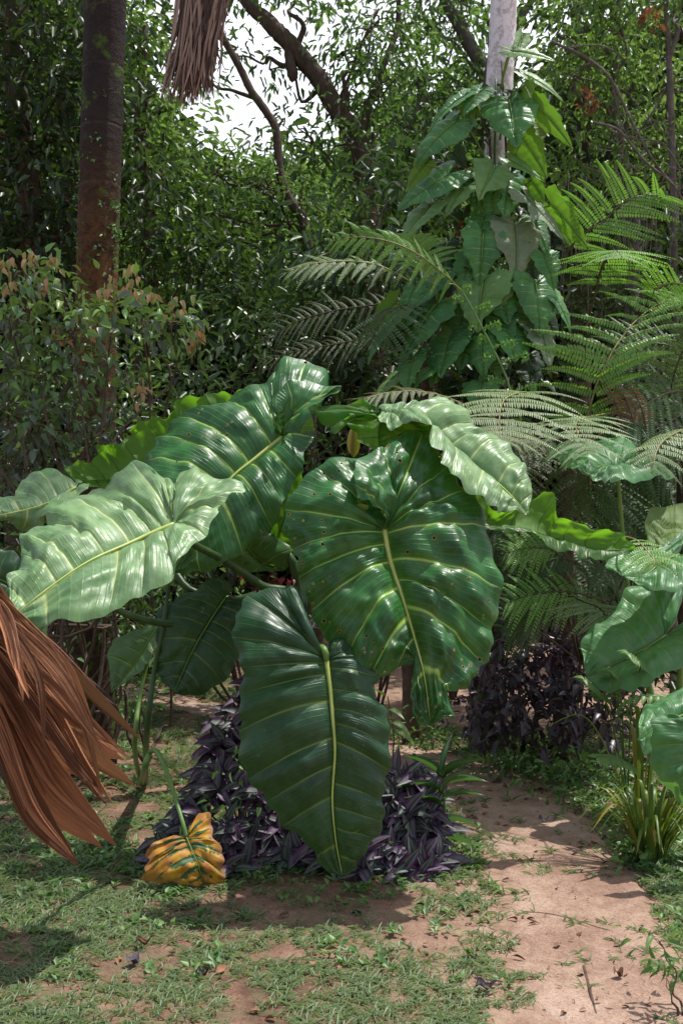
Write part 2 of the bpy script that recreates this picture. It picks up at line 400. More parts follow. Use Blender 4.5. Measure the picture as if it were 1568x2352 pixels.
# ------------------------------------------------------------------ fern fronds
DIA = (np.array([(0, 0, 0), (.5, .25, .06), (.36, .7, .0), (0, 1, -.16), (-.36, .7, .0), (-.5, .25, .06)], dtype=float), LEAF6[1], LEAF6[2])
def frond(parent, rach, L, dL, dR, mat, stem, npin=17, npl=22, droop=.18, seed=1, lw=.17, taper=(.35, 1.0, .12), stalk=.0, name='frond', label=None, base=0.12, pw=.34, rr=.006, hang=.30):
    """bipinnate frond: rach centre line, dL/dR pinna directions"""
    rach = np.asarray(rach, float); dL = np.asarray(dL, float); dR = np.asarray(dR, float)
    r = np.random.default_rng(seed)
    mb = MB(); rb = MB()
    rb.tube(rach, [rr, rr*.8, rr*.25], 6, 5)
    tt = base+(1-base)*(np.arange(npin)+.5)/npin
    spc = np.linalg.norm(np.diff(cr(rach, np.linspace(0, len(rach)-1, 40)), axis=0), axis=1).sum()*(1-base)/npin
    for i, u in enumerate(tt):
        p0 = cr(rach, u*(len(rach)-1))[0]; p1 = cr(rach, min(1, u+.02)*(len(rach)-1))[0]; T = unit(p1-cr(rach, max(0, u-.02)*(len(rach)-1))[0])
        w = (u-base)/(1-base)
        prof = taper[0]+(taper[1]-taper[0])*math.sin(min(1, w/.42)*math.pi/2) if w < .42 else taper[2]+(taper[1]-taper[2])*math.cos((w-.42)/.58*math.pi/2)**.8
        for d in (dL, dR):
            dd = unit(d+T*(.15+.55*w**2)+r.normal(0, .05, 3)); ln = L*prof*(1+r.normal(0, .07))*(.55 if r.random() < .04 else 1)
            s = np.linspace(0, 1, npl+1)[:, None]
            C = p0+dd*ln*s+np.array([0, 0, -1])*ln*droop*(s**2)*(1+r.normal(0, .35))-T*0*s
            Tn = unit(np.gradient(C, axis=0))
            side = unit(np.cross(Tn, np.cross(Tn, T)+1e-6))       # in the plane of the frond
            side = unit(T-Tn*np.sum(T*Tn, axis=1, keepdims=True))
            nrm = unit(np.cross(Tn, side)); nrm = np.where(nrm[:, 2:3] < 0, -nrm, nrm)
            pl = min(ln*lw, spc*.56)*(np.clip(1-s[:, 0], 0.04, 1)**.6)*np.clip(.55+s[:, 0]*4, 0, 1)
            sp = ln/npl
            for sg in (-1, 1):
                D = unit(sg*side+Tn*.30-np.array([0,0,1.0])*hang+np.array([0,-.25,0])*hang+r.normal(0, .05, side.shape))
                rv = np.clip(.5+r.normal(0, .14)+r.normal(0, .1, npl), 0, 1)
                k = place(DIA, C[1:], D[1:], nrm[1:], pl[1:], np.full(npl, sp*.92), rv)
                mb.add(k[0], k[1], None, k[2], k[3])
            # the pinna's own thin axis
            wv = nrm*.0; a = side*max(.0006, ln*.005)*(1.1-s)
            n = len(C); V = np.concatenate([C-a+nrm*.001, C+a+nrm*.001]); q = np.arange(n-1)
            rb.add(V, np.stack([q, q+1, q+n+1, q+n], -1), None, None, .5)
    o = mb.build(name, mat, parent)
    if label: o['label'] = label
    rb.build('rachis', stem, o)
    return o

# ------------------------------------------------------------------ colours
M = {}
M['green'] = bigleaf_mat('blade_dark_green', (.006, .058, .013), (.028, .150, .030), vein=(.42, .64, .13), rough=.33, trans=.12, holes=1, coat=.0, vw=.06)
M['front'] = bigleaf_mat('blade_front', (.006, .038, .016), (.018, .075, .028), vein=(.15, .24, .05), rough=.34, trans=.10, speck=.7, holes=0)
M['pale'] = bigleaf_mat('blade_sunlit_dusty', (.085, .20, .065), (.20, .35, .13), vein=(.52, .60, .22), rough=.37, trans=.12, dust=.22, speck=.4)  # strong sun put into the lighter base colours, grey dust over it
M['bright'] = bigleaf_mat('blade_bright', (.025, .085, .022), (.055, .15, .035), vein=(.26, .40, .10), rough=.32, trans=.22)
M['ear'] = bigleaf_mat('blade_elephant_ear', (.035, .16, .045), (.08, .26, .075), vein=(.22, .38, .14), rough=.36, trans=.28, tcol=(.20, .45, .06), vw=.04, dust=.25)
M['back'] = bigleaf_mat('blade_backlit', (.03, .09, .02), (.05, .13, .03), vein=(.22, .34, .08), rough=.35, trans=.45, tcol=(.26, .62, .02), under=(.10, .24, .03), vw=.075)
M['climb'] = bigleaf_mat('blade_climber', (.028, .130, .036), (.075, .26, .060), vein=(.28, .44, .15), rough=.33, trans=.16, vw=.05, finev=5)
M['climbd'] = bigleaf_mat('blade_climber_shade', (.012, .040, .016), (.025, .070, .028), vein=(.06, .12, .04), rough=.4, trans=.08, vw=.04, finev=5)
M['climbp'] = bigleaf_mat('blade_climber_pale', (.11, .24, .07), (.17, .32, .10), vein=(.30, .45, .16), rough=.34, trans=.28, vw=.03, finev=5)
M['climbg'] = bigleaf_mat('blade_climber_old', (.13, .19, .11), (.19, .25, .15), vein=(.22, .28, .12), rough=.5, trans=.1, holes=1, vw=.03, finev=5)
M['climby'] = bigleaf_mat('blade_climber_backlit', (.04, .12, .015), (.07, .18, .02), vein=(.16, .28, .05), rough=.4, trans=.5, tcol=(.16, .38, .02), vw=.03, finev=5)
M['dying'] = bigleaf_mat('blade_dying', (.035, .10, .025), (.06, .14, .03), vein=(.20, .28, .04), rough=.5, trans=.15, tcol=(.6, .35, .03), yellow=True, under=(.4, .25, .04))
M['rib'] = plain_mat('midrib_pale', (.36, .46, .10), (.58, .64, .20), 12, .4, .1)
M['ribd'] = plain_mat('midrib_green', (.10, .20, .05), (.18, .30, .07), 12, .4, .1)
M['petiole'] = plain_mat('petiole_dark', (.025, .06, .02), (.06, .12, .03), 14, .38, .15)
M['petiolel'] = plain_mat('petiole_light', (.10, .20, .05), (.18, .30, .07), 14, .4, .15)
M['stemb'] = plain_mat('stem_brown', (.05, .032, .022), (.13, .085, .06), 25, .8, .5)
M['stemg'] = plain_mat('stem_green', (.05, .09, .03), (.10, .16, .05), 25, .5, .3)
M['rachis'] = plain_mat('rachis_straw', (.16, .17, .05), (.30, .28, .10), 25, .5, .2)
M['rachisd'] = plain_mat('rachis_dark', (.035, .03, .018), (.09, .08, .03), 25, .5, .2)
M['fern'] = foliage_mat('fern_green', [(.10, .26, .045), (.18, .40, .07), (.27, .52, .11)], .42, .42, (.22, .48, .03))
M['ferns'] = foliage_mat('fern_silver', [(.16, .24, .11), (.22, .31, .14), (.28, .37, .18)], .45, .25, (.28, .42, .08))
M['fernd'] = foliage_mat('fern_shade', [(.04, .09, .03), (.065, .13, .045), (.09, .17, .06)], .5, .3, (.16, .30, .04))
M['fernb'] = foliage_mat('fern_brown', [(.05, .075, .03), (.08, .11, .045), (.11, .14, .07)], .6, .25, (.3, .28, .1))
M['fernx'] = foliage_mat('fern_dead', [(.08, .03, .015), (.16, .06, .025), (.25, .11, .05)], .7, .25, (.5, .2, .05))
M['tree1'] = foliage_mat('canopy_dark', [(.006, .015, .008), (.014, .032, .014), (.034, .066, .027), (.08, .125, .055)], .36, .24, (.13, .26, .02), spec=.36)  # near-black low end paints deep shade between the leaves
M['tree2'] = foliage_mat('canopy_mid', [(.016, .042, .014), (.038, .088, .028), (.080, .155, .050), (.14, .22, .080)], .36, .36, (.20, .38, .05), spec=.36)
M['tree3'] = foliage_mat('canopy_light', [(.035, .085, .025), (.070, .155, .040), (.12, .23, .060), (.19, .31, .09)], .40, .42, (.30, .50, .07), spec=.36)
M['under'] = foliage_mat('understorey', [(.016, .038, .018), (.035, .072, .032), (.070, .12, .055), (.13, .18, .10)], .34, .2, (.12, .26, .03), spec=.36)
M['shrub'] = foliage_mat('shrub_leaves', [(.09, .115, .10), (.11, .17, .11), (.11, .25, .07), (.17, .36, .075), (.24, .40, .09), (.30, .40, .10), (.70, .34, .22)], .34, .28, (.25, .35, .05), spec=.6)
M['purple'] = foliage_mat('purple_leaves', [(.030, .018, .032), (.050, .032, .052), (.08, .055, .085), (.05, .065, .045)], .38, .08, (.2, .05, .15), spec=.6)
M['zebra'] = foliage_mat('zebra_leaves', [(.020, .008, .024), (.045, .014, .052), (.11, .022, .115), (.02, .05, .028), (.20, .05, .20)], .50, .10, (.3, .06, .25), stripe=(.12, .17, .135), spec=.45)
M['weed'] = foliage_mat('weed_leaves', [(.05, .11, .035), (.08, .18, .05), (.13, .25, .07), (.18, .30, .08)], .45, .3, (.22, .42, .04))
M['grass'] = foliage_mat('grass_blades', [(.13, .19, .11), (.20, .27, .15), (.28, .35, .21), (.42, .42, .27)], .5, .3, (.3, .45, .08))
M['strap'] = foliage_mat('strap_leaves', [(.05, .12, .02), (.10, .19, .03), (.19, .24, .04), (.32, .20, .04)], .4, .35, (.4, .5, .04))
M['lance'] = foliage_mat('lance_leaves', [(.025, .08, .03), (.04, .11, .035), (.07, .16, .05)], .35, .25, (.2, .42, .05))
M['litter'] = plain_mat('dead_leaf_litter', (.10, .045, .025), (.30, .15, .08), 30, .8, .5)
M['straw'] = plain_mat('dry_frond_brown', (.12, .036, .014), (.76, .33, .16), 6, .6, .9, trans=.12, stretch=(4, .35, 1), uvs=True)
M['hang'] = plain_mat('hanging_frond_grey', (.085, .055, .045), (.46, .33, .27), 4, .8, .5, stretch=(9, 1.5, 1), uvs=True)
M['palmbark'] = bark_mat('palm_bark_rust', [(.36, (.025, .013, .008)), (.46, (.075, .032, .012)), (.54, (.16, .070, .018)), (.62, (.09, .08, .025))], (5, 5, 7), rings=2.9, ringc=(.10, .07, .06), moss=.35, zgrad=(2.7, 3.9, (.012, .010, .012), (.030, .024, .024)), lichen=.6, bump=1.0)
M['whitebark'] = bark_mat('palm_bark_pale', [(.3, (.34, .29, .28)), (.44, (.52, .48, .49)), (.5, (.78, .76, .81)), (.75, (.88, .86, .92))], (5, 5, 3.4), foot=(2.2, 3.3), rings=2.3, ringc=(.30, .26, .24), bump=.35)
M['bark'] = bark_mat('tree_bark', [(.3, (.035, .024, .018)), (.5, (.085, .060, .045)), (.7, (.15, .115, .09))], (9, 9, 3), bump=.8, moss=.1)
M['bark2'] = bark_mat('tree_bark_grey', [(.3, (.06, .05, .042)), (.5, (.13, .115, .10)), (.7, (.22, .20, .18))], (9, 9, 3), bump=.7)

# ------------------------------------------------------------------ the ground
def gz(x, y):
    """gentle relief of the ground; a low mound carries the big plant"""
    r2 = ((x-.02)/.62)**2+((y-5.25)/.55)**2
    return .10*math.exp(-r2)+.018*math.sin(x*1.7+.4)*math.sin(y*1.3)*(1 if y < 14 else 1)+.012*noise.noise(Vector((x*2.5, y*2.5, 0)))+.006*noise.noise(Vector((x*9, y*9, 3)))
PATHC = np.array([(1.02, 1.6), (.92, 2.6), (.86, 3.6), (.90, 4.3), (.92, 5.1), (.80, 5.9), (.52, 6.7), (0, 7.5), (-.7, 8.3), (-1.45, 9.2), (-2.4, 10.4), (-4, 12)])
PATHW = [.23, .23, .23, .25, .27, .31, .30, .26, .20, .20, .2, .2]
_pt = np.linspace(0, len(PATHC)-1, 160); _pc = cr(np.c_[PATHC, np.zeros(len(PATHC))], _pt)[:, :2]; _pw = np.interp(_pt, np.arange(len(PATHC)), PATHW)
def path_dist(X, Y):
    """signed distance outside the path edge (negative = on the path)"""
    d = np.full(len(X), 9.0)
    for (cx, cy), w in zip(_pc, _pw): d = np.minimum(d, np.hypot(X-cx, Y-cy)-w)
    return d
def soil_mat(name, a, b, c, patch):
    m, t = nt(name); g = N(t); geo = g.new('ShaderNodeNewGeometry').outputs['Position']
    n1 = g.noise(geo, 1.6, 5, .6); n2 = g.noise(geo, 14, 6, .7); n3 = g.noise(geo, 90, 4, .7)
    col = g.ramp(g.math('ADD', g.math('MULTIPLY', n1, .6), g.math('MULTIPLY', n2, .4)), [(.38, a), (.5, b), (.62, c)])
    col = g.mix(g.rng(n3, .48, .68, 0, .55), col, c4([x*.45 for x in a]))
    peb = g.new('ShaderNodeTexVoronoi', {'Vector': geo, 'Scale': 120.0}).outputs[0]
    col = g.mix(g.rng(peb, .12, .2, .35, 0), col, c4((.42, .34, .28)))
    if patch:
        px_ = g.new('ShaderNodeSeparateXYZ', {0: geo}).outputs[0]; pf = g.math('ADD', px_, g.math('MULTIPLY', g.math('SUBTRACT', g.noise(geo, 2.5, 5, .7), .5), 1.6))
        col = g.mix(g.rng(pf, -.1, .65, 0, .85, True), col, g.ramp(n2, [(.3, (.28, .17, .12)), (.5, (.42, .275, .20)), (.7, (.54, .385, .295))]))
        gr = g.math('MULTIPLY', g.rng(g.noise(geo, 5, 5, .7), .46, .60, 0, .45), g.rng(px_, .2, .6, 1, 0)); col = g.mix(gr, col, c4((.12, .15, .065)))
    h = g.math('ADD', g.math('MULTIPLY', n2, .8), g.math('MULTIPLY', n3, .35))
    bm = g.new('ShaderNodeBump', {'Height': h, 'Strength': .9, 'Distance': .035})
    p = g.new('ShaderNodeBsdfPrincipled', {'Base Color': col, 'Roughness': .92, 'Normal': bm.outputs[0], 'Specular IOR Level': .2})
    g.new('ShaderNodeOutputMaterial', {0: p.outputs[0]}); return m
def gz_grid(X, Y): return np.array([gz(a, b) for a, b in zip(X.ravel(), Y.ravel())])
xs = np.concatenate([[-400, -120, -40, -16, -9, -6], np.linspace(-4.5, 4.5, 150), [6, 9, 16, 40, 120, 400]])
ys = np.concatenate([[-40, -10, -3, 0, 1.4], np.linspace(2, 11, 150), np.linspace(11.5, 20, 18), [26, 40, 80, 180, 500]])
XX, YY = np.meshgrid(xs, ys); ZZ = gz_grid(XX, YY)
far = np.clip((np.hypot(XX, YY-6).ravel()-14)/10, 0, 1); ZZ = ZZ*(1-far)
V = np.c_[XX.ravel(), YY.ravel(), ZZ]; nx = len(xs); i = np.arange(len(ys)-1)[:, None]*nx; j = np.arange(nx-1)[None]
Q = np.stack([i+j, i+j+1, i+nx+j+1, i+nx+j], -1).reshape(-1, 4)
tag(mesh_np('ground', V, Q, soil_mat('lawn_soil', (.12, .062, .042), (.27, .155, .11), (.40, .25, .175), True)), kind='structure')
# the trodden path: a sheet 4 mm up with a ragged edge
rows = np.linspace(0, len(PATHC)-1, 420); pc = cr(np.c_[PATHC, np.zeros(len(PATHC))], rows); tw = unit(np.gradient(pc, axis=0)); sd = np.c_[tw[:, 1], -tw[:, 0]]
pw = np.interp(rows, np.arange(len(PATHC)), PATHW); cs = np.linspace(-1, 1, 21); V = []
for k in range(len(rows)):
    el = 1+.30*noise.noise(Vector((pc[k, 0]*3, pc[k, 1]*3, 1)))+.24*noise.noise(Vector((pc[k, 0]*11, pc[k, 1]*11, 4)))
    er = 1+.20*noise.noise(Vector((pc[k, 0]*3, pc[k, 1]*3, 7)))+.14*noise.noise(Vector((pc[k, 0]*11, pc[k, 1]*11, 9)))
    for c in cs:
        w = pw[k]*(el if c < 0 else er)*1.04
        x = pc[k, 0]+sd[k, 0]*c*w; y = pc[k, 1]+sd[k, 1]*c*w
        V.append((x, y, gz(x, y)+.005-(.012 if abs(c) > .99 else 0)-.006*(1-c*c)*0))
i = np.arange(len(rows)-1)[:, None]*21; j = np.arange(20)[None]
Q = np.stack([i+j, i+j+1, i+21+j+1, i+21+j], -1).reshape(-1, 4)
tag(mesh_np('path', V, Q, soil_mat('path_soil', (.33, .20, .145), (.47, .315, .235), (.58, .42, .33), False)), kind='structure')

# grass: short broad blades in tufts
def tufts(n, box, dens, size, per, mat, tmpl, name, label=None, asp=.14, lean=.75, kind='stuff'):
    X = RNG.uniform(box[0], box[1], n); Y = RNG.uniform(box[2], box[3], n)
    keep = RNG.random(n) < dens(X, Y); X, Y = X[keep], Y[keep]
    Z = np.array([gz(a, b) for a, b in zip(X, Y)])
    P = np.repeat(np.c_[X, Y, Z], per, 0); m = len(P); P[:, :2] += RNG.normal(0, size*.35, (m, 2))
    a = RNG.random(m)*2*np.pi; le = lean*(.4+.9*RNG.random(m))
    D = np.c_[np.cos(a)*le, np.sin(a)*le, np.ones(m)*.62]; L = size*(.55+.8*RNG.random(m))
    r = np.clip(np.repeat(RNG.random(len(X)), per)*.5+RNG.random(m)*.5, 0, 1)
    k = place(tmpl, P, D, np.tile([0, 0, 1.0], (m, 1))+RNG.normal(0, .2, (m, 3)), L, L*asp, r)
    return k
BLADE = grid_leaf(3, lambda y: (1-y)**.6*(.75+.5*y) if y < 1 else .02, .35, .45)
def nz(X, Y, s, o=0): return np.array([noise.noise(Vector((a*s, b*s, o))) for a, b in zip(X, Y)])
def lawn_d(X, Y):
    p = path_dist(X, Y); n = nz(X, Y, 1.5)*.9+nz(X, Y, 5, 3)*.9
    d = .42+n*1.25+.35*np.clip(-X-.2, 0, 1)+.15*np.clip(3.9-Y, 0, 1)
    d -= .75*np.exp(-(((X-.15)/.75)**2+((Y-4.45)/.28)**2))
    return np.clip(d, .04, 1)*np.clip(.14+p/.26, .07, 1)
gb = MB()
k = tufts(11500, (-1.9, 1.9, 2.6, 5.2), lawn_d, .038, 8, None, BLADE, '', asp=.15); gb.add(k[0], k[1], None, k[2], k[3])
k = tufts(2600, (.95, 1.9, 2.8, 5.2), lambda X, Y: np.clip(.7+nz(X, Y, 4), .1, 1)*np.clip(path_dist(X, Y)/.10, .03, 1), .04, 8, None, BLADE, ''); gb.add(k[0], k[1], None, k[2], k[3])
k = tufts(9000, (-3.2, -.3, 4.4, 10.5), lambda X, Y: np.clip(.55+nz(X, Y, 3), .1, 1)*np.clip(path_dist(X, Y)/.1, .02, 1), .05, 7, None, BLADE, ''); gb.add(k[0], k[1], None, k[2], k[3])
k = tufts(5200, (.3, 3.2, 4.2, 8.0), lambda X, Y: np.clip(.75+nz(X, Y, 3), .2, 1)*np.clip(path_dist(X, Y)/.12, .03, 1), .05, 7, None, BLADE, ''); gb.add(k[0], k[1], None, k[2], k[3])
tag(gb.build('grass', M['grass']), 'short broad-bladed lawn grass growing in tufts over the reddish soil', 'grass', kind='stuff')
# creeping weeds at the foot of the plants
WD = grid_leaf(2, pr_ovate, .2, .2); wb = MB()
def weed_d(X, Y):
    p = path_dist(X, Y)
    a = np.exp(-(((X+.45)/.9)**2+((Y-4.85)/.35)**2))*.9+np.exp(-(((X-1.45)/.35)**2+((Y-5.3)/.9)**2))*1.2+np.exp(-(((X-1.25)/.5)**2+((Y-6.7)/.5)**2))*1.3+.10
    return np.clip(a+nz(X, Y, 4)*.5, 0, 1)*np.clip(p/.08, .01, 1)
k = tufts(9000, (-2.2, 2.4, 3.6, 7.8), weed_d, .036, 6, None, WD, '', asp=.5, lean=1.0); 
P_ = k[0].copy(); P_[:, 2] += .012; wb.add(P_, k[1], None, k[2], k[3])
tag(wb.build('ground_weeds', M['weed']), 'low creeping weeds with small oval leaves around the foot of the plants', 'weeds', kind='stuff')
# leaf litter
lb = MB(); n = 4700; X = np.concatenate([RNG.uniform(-2.6, -.6, 700), RNG.uniform(-1.6, 1.9, 4000)]); Y = np.concatenate([RNG.uniform(6, 10.5, 700), RNG.uniform(3.2, 6.5, 4000)])
kk = RNG.random(n) < np.where(Y > 6, 1, .5); X, Y = X[kk], Y[kk]; n = len(X); P = np.c_[X, Y, [gz(a, b)+.012 for a, b in zip(X, Y)]]
a = RNG.random(n)*2*np.pi; L = .006+.05*RNG.random(n)**4*np.where(Y > 6, 1.6, 1)
k = place(GR_LEAF, P, np.c_[np.cos(a), np.sin(a), RNG.normal(0, .12, n)], np.tile([0, 0, 1.], (n, 1))+RNG.normal(0, .3, (n, 3)), L, L*(.12+.5*RNG.random(n)), RNG.random(n))
lb.add(k[0], k[1], None, k[2], k[3]); tag(lb.build('leaf_litter', M['litter']), 'small dry brown leaf litter scattered over the soil', 'leaf litter', kind='stuff')

# ================================================================== the giant plant in the middle
hub = np.array([-.08, 5.25, .12])
gp = tag(empty('giant_philodendron', hub), 'huge glossy green plant with metre-long heart-shaped leaves in the middle of the garden', 'plant')
R_ = M['rib']
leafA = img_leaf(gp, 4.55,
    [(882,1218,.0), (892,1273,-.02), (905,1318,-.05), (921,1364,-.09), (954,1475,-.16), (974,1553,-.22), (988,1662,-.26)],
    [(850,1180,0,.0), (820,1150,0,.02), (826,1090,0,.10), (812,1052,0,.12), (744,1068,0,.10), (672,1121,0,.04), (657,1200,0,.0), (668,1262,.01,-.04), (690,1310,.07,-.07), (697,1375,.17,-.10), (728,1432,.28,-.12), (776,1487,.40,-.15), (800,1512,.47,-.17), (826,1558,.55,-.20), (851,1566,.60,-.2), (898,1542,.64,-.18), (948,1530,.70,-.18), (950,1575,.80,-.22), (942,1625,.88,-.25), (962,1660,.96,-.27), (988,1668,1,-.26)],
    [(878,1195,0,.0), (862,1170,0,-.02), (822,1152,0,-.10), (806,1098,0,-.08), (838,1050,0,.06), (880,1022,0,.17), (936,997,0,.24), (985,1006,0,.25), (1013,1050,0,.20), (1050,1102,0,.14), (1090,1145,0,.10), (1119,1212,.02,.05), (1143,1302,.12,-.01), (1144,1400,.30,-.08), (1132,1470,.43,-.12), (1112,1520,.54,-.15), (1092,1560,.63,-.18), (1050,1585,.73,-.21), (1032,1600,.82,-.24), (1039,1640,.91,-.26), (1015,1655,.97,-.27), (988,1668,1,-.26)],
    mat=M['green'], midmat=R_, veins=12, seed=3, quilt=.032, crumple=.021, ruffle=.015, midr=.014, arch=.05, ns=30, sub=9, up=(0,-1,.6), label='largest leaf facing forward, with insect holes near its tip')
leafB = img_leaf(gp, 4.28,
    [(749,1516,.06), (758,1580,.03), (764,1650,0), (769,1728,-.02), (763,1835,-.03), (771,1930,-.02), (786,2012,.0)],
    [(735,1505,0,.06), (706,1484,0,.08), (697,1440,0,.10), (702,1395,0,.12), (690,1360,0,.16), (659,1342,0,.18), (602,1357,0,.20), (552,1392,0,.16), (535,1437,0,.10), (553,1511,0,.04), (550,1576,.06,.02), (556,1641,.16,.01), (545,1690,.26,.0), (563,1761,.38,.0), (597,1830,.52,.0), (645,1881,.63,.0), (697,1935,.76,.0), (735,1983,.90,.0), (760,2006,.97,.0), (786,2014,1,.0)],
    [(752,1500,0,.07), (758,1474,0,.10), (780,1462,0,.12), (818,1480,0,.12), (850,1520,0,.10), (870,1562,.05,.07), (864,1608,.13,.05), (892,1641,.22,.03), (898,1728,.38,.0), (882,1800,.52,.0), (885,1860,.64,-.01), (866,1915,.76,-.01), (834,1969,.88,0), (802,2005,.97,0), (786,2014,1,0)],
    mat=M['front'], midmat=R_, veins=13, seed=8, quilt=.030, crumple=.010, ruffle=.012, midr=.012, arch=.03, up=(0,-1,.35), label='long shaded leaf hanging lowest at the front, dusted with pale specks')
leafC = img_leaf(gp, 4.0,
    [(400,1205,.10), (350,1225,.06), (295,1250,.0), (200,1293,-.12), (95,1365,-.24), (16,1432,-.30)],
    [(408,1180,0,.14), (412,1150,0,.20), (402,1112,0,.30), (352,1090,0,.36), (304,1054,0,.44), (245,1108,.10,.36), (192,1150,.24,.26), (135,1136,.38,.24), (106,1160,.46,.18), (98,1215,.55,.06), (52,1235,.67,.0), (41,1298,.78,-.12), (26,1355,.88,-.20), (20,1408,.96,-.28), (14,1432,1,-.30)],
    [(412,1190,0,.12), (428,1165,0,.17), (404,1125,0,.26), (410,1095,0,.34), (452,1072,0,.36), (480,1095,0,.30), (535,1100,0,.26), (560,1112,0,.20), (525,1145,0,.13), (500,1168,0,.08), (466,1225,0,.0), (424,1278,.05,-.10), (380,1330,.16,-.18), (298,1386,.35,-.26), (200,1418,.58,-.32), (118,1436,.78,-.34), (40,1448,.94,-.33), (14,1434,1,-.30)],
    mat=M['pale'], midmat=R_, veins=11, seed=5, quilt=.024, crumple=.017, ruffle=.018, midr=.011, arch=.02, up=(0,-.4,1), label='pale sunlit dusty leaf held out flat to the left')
leafD = img_leaf(gp, 5.0,
    [(648,1005,.05), (585,1055,.0), (530,1100,-.06), (470,1180,-.12), (400,1310,-.15)],
    [(655,985,0,.10), (652,955,0,.16), (690,925,0,.26), (748,872,0,.30), (706,828,0,.34), (650,824,0,.34), (622,866,0,.30), (572,890,.03,.27), (515,915,.10,.24), (462,935,.2,.2), (404,960,.32,.16), (360,1006,.45,.10), (335,1065,.6,.0), (330,1150,.75,-.05), (355,1250,.9,-.1), (400,1312,1,-.15)],
    [(662,990,0,.08), (652,960,0,.05), (640,930,0,.0), (656,885,0,.04), (706,874,0,.10), (782,892,0,.10), (745,912,0,.03), (713,935,0,-.02), (713,990,0,-.05), (702,1052,.02,-.08), (692,1078,.10,-.10), (668,1125,.20,-.12), (640,1185,.38,-.15), (590,1245,.55,-.17), (520,1290,.72,-.18), (440,1322,.9,-.17), (400,1314,1,-.15)],
    mat=M['green'], midmat=R_, veins=12, seed=11, quilt=.020, crumple=.014, ruffle=.022, midr=.012, arch=.04, up=(0,-.8,.8), label='dark leaf reaching up behind the pale one, its lobes curled at the top')
leafE = img_leaf(gp, 4.85,
    [(895,958,.10), (940,965,.08), (1000,1000,.02), (1062,1050,-.05), (1130,1100,-.12), (1176,1142,-.18), (1210,1184,-.22)],
    [(885,950,0,.12), (868,928,0,.16), (912,930,0,.20), (975,925,.08,.24), (1032,927,.18,.22), (1084,949,.30,.16), (1110,1002,.42,.10), (1156,1010,.54,.06), (1186,1045,.66,.0), (1206,1076,.77,-.06), (1222,1114,.87,-.12), (1216,1156,.95,-.18), (1210,1185,1,-.22)],
    [(886,966,0,.07), (862,962,0,.0), (900,984,0,-.10), (941,978,.05,-.14), (988,975,.12,-.20), (988,1002,.2,-.24), (1015,1052,.34,-.27), (1056,1109,.50,-.30), (1106,1142,.65,-.32), (1143,1176,.80,-.30), (1178,1172,.92,-.26), (1210,1187,1,-.22)],
    mat=M['pale'], midmat=R_, veins=11, seed=15, quilt=.022, crumple=.012, ruffle=.020, midr=.009, arch=.03, up=(0,-.3,1), label='bright leaf draping down to the right from the top of the plant')
leafI = img_leaf(gp, 4.95,
    [(880,950,.05), (872,985,-.05), (872,1015,-.06), (874,1040,-.08)],
    [(862,935,0,.08), (850,945,0,.05), (835,920,0,.10), (802,930,0,.06), (795,955,0,.0), (768,985,0,.0), (745,980,.03,.05), (718,950,.05,.1), (716,932,.08,.14), (745,940,.10,.10), (790,975,.3,.02), (820,1005,.5,.0), (850,1030,.8,-.05), (874,1042,1,-.08)],
    [(895,940,0,.05), (925,940,0,.02), (968,960,.1,-.05), (988,998,.2,-.12), (960,990,.4,-.1), (925,992,.6,-.1), (900,1015,.85,-.08), (874,1042,1,-.08)],
    mat=M['back'], midmat=M['ribd'], veins=9, seed=19, quilt=.012, crumple=.010, ruffle=.03, midr=.006, arch=.02, up=(0,.9,.5), label='small curled lobe seen from its yellow-green underside')
leafH = img_leaf(gp, 5.35,
    [(600,960,.1), (500,1010,.05), (400,1060,.0), (280,1100,-.05), (178,1108,-.08)],
    [(600,930,0,.1), (590,895,0,.12), (560,888,.08,.12), (530,905,.14,.1), (486,900,.22,.1), (440,910,.3,.1), (405,926,.36,.08), (385,955,.42,.05), (345,966,.48,.05), (306,974,.55,.04), (298,1005,.62,.03), (258,1020,.68,0), (226,1026,.74,0), (214,1056,.82,0), (170,1068,.9,-.02), (146,1074,.95,-.04), (178,1110,1,-.08)],
    [(610,985,0,.02), (600,1060,.05,0), (520,1130,.3,-.05), (400,1140,.55,-.08), (290,1130,.8,-.1), (210,1116,.94,-.1), (178,1110,1,-.08)],
    mat=M['back'], midmat=M['ribd'], veins=11, seed=23, quilt=.014, crumple=.012, ruffle=.022, midr=.008, arch=.03, up=(0,1,.15), label='leaf behind, lit through from the back so its underside glows yellow-green')
leafF = img_leaf(gp, 5.0,
    [(1060,1190,-.02), (1119,1208,-.01), (1200,1216,0), (1290,1240,.05), (1370,1262,.1), (1452,1262,.12)],
    [(1060,1165,0,0), (1075,1130,0,.05), (1100,1140,.1,.05), (1143,1174,.2,.0), (1190,1165,.28,.02), (1225,1143,.36,.06), (1252,1131,.42,.08), (1277,1150,.48,.06), (1284,1188,.54,.02), (1335,1206,.64,.06), (1385,1214,.76,.1), (1430,1232,.88,.12), (1456,1250,.97,.12), (1452,1264,1,.12)],
    [(1060,1205,0,0), (1100,1216,.08,-.03), (1160,1220,.24,-.05), (1220,1224,.38,-.05), (1250,1246,.48,-.06), (1290,1268,.58,-.05), (1330,1278,.7,-.02), (1380,1285,.82,.02), (1430,1276,.94,.08), (1452,1266,1,.12)],
    mat=M['back'], midmat=M['ribd'], veins=10, seed=27, quilt=.012, crumple=.012, ruffle=.022, midr=.008, arch=.03, up=(0,.55,.85), label='narrow leaf reaching far to the right, seen from its lit-through underside')
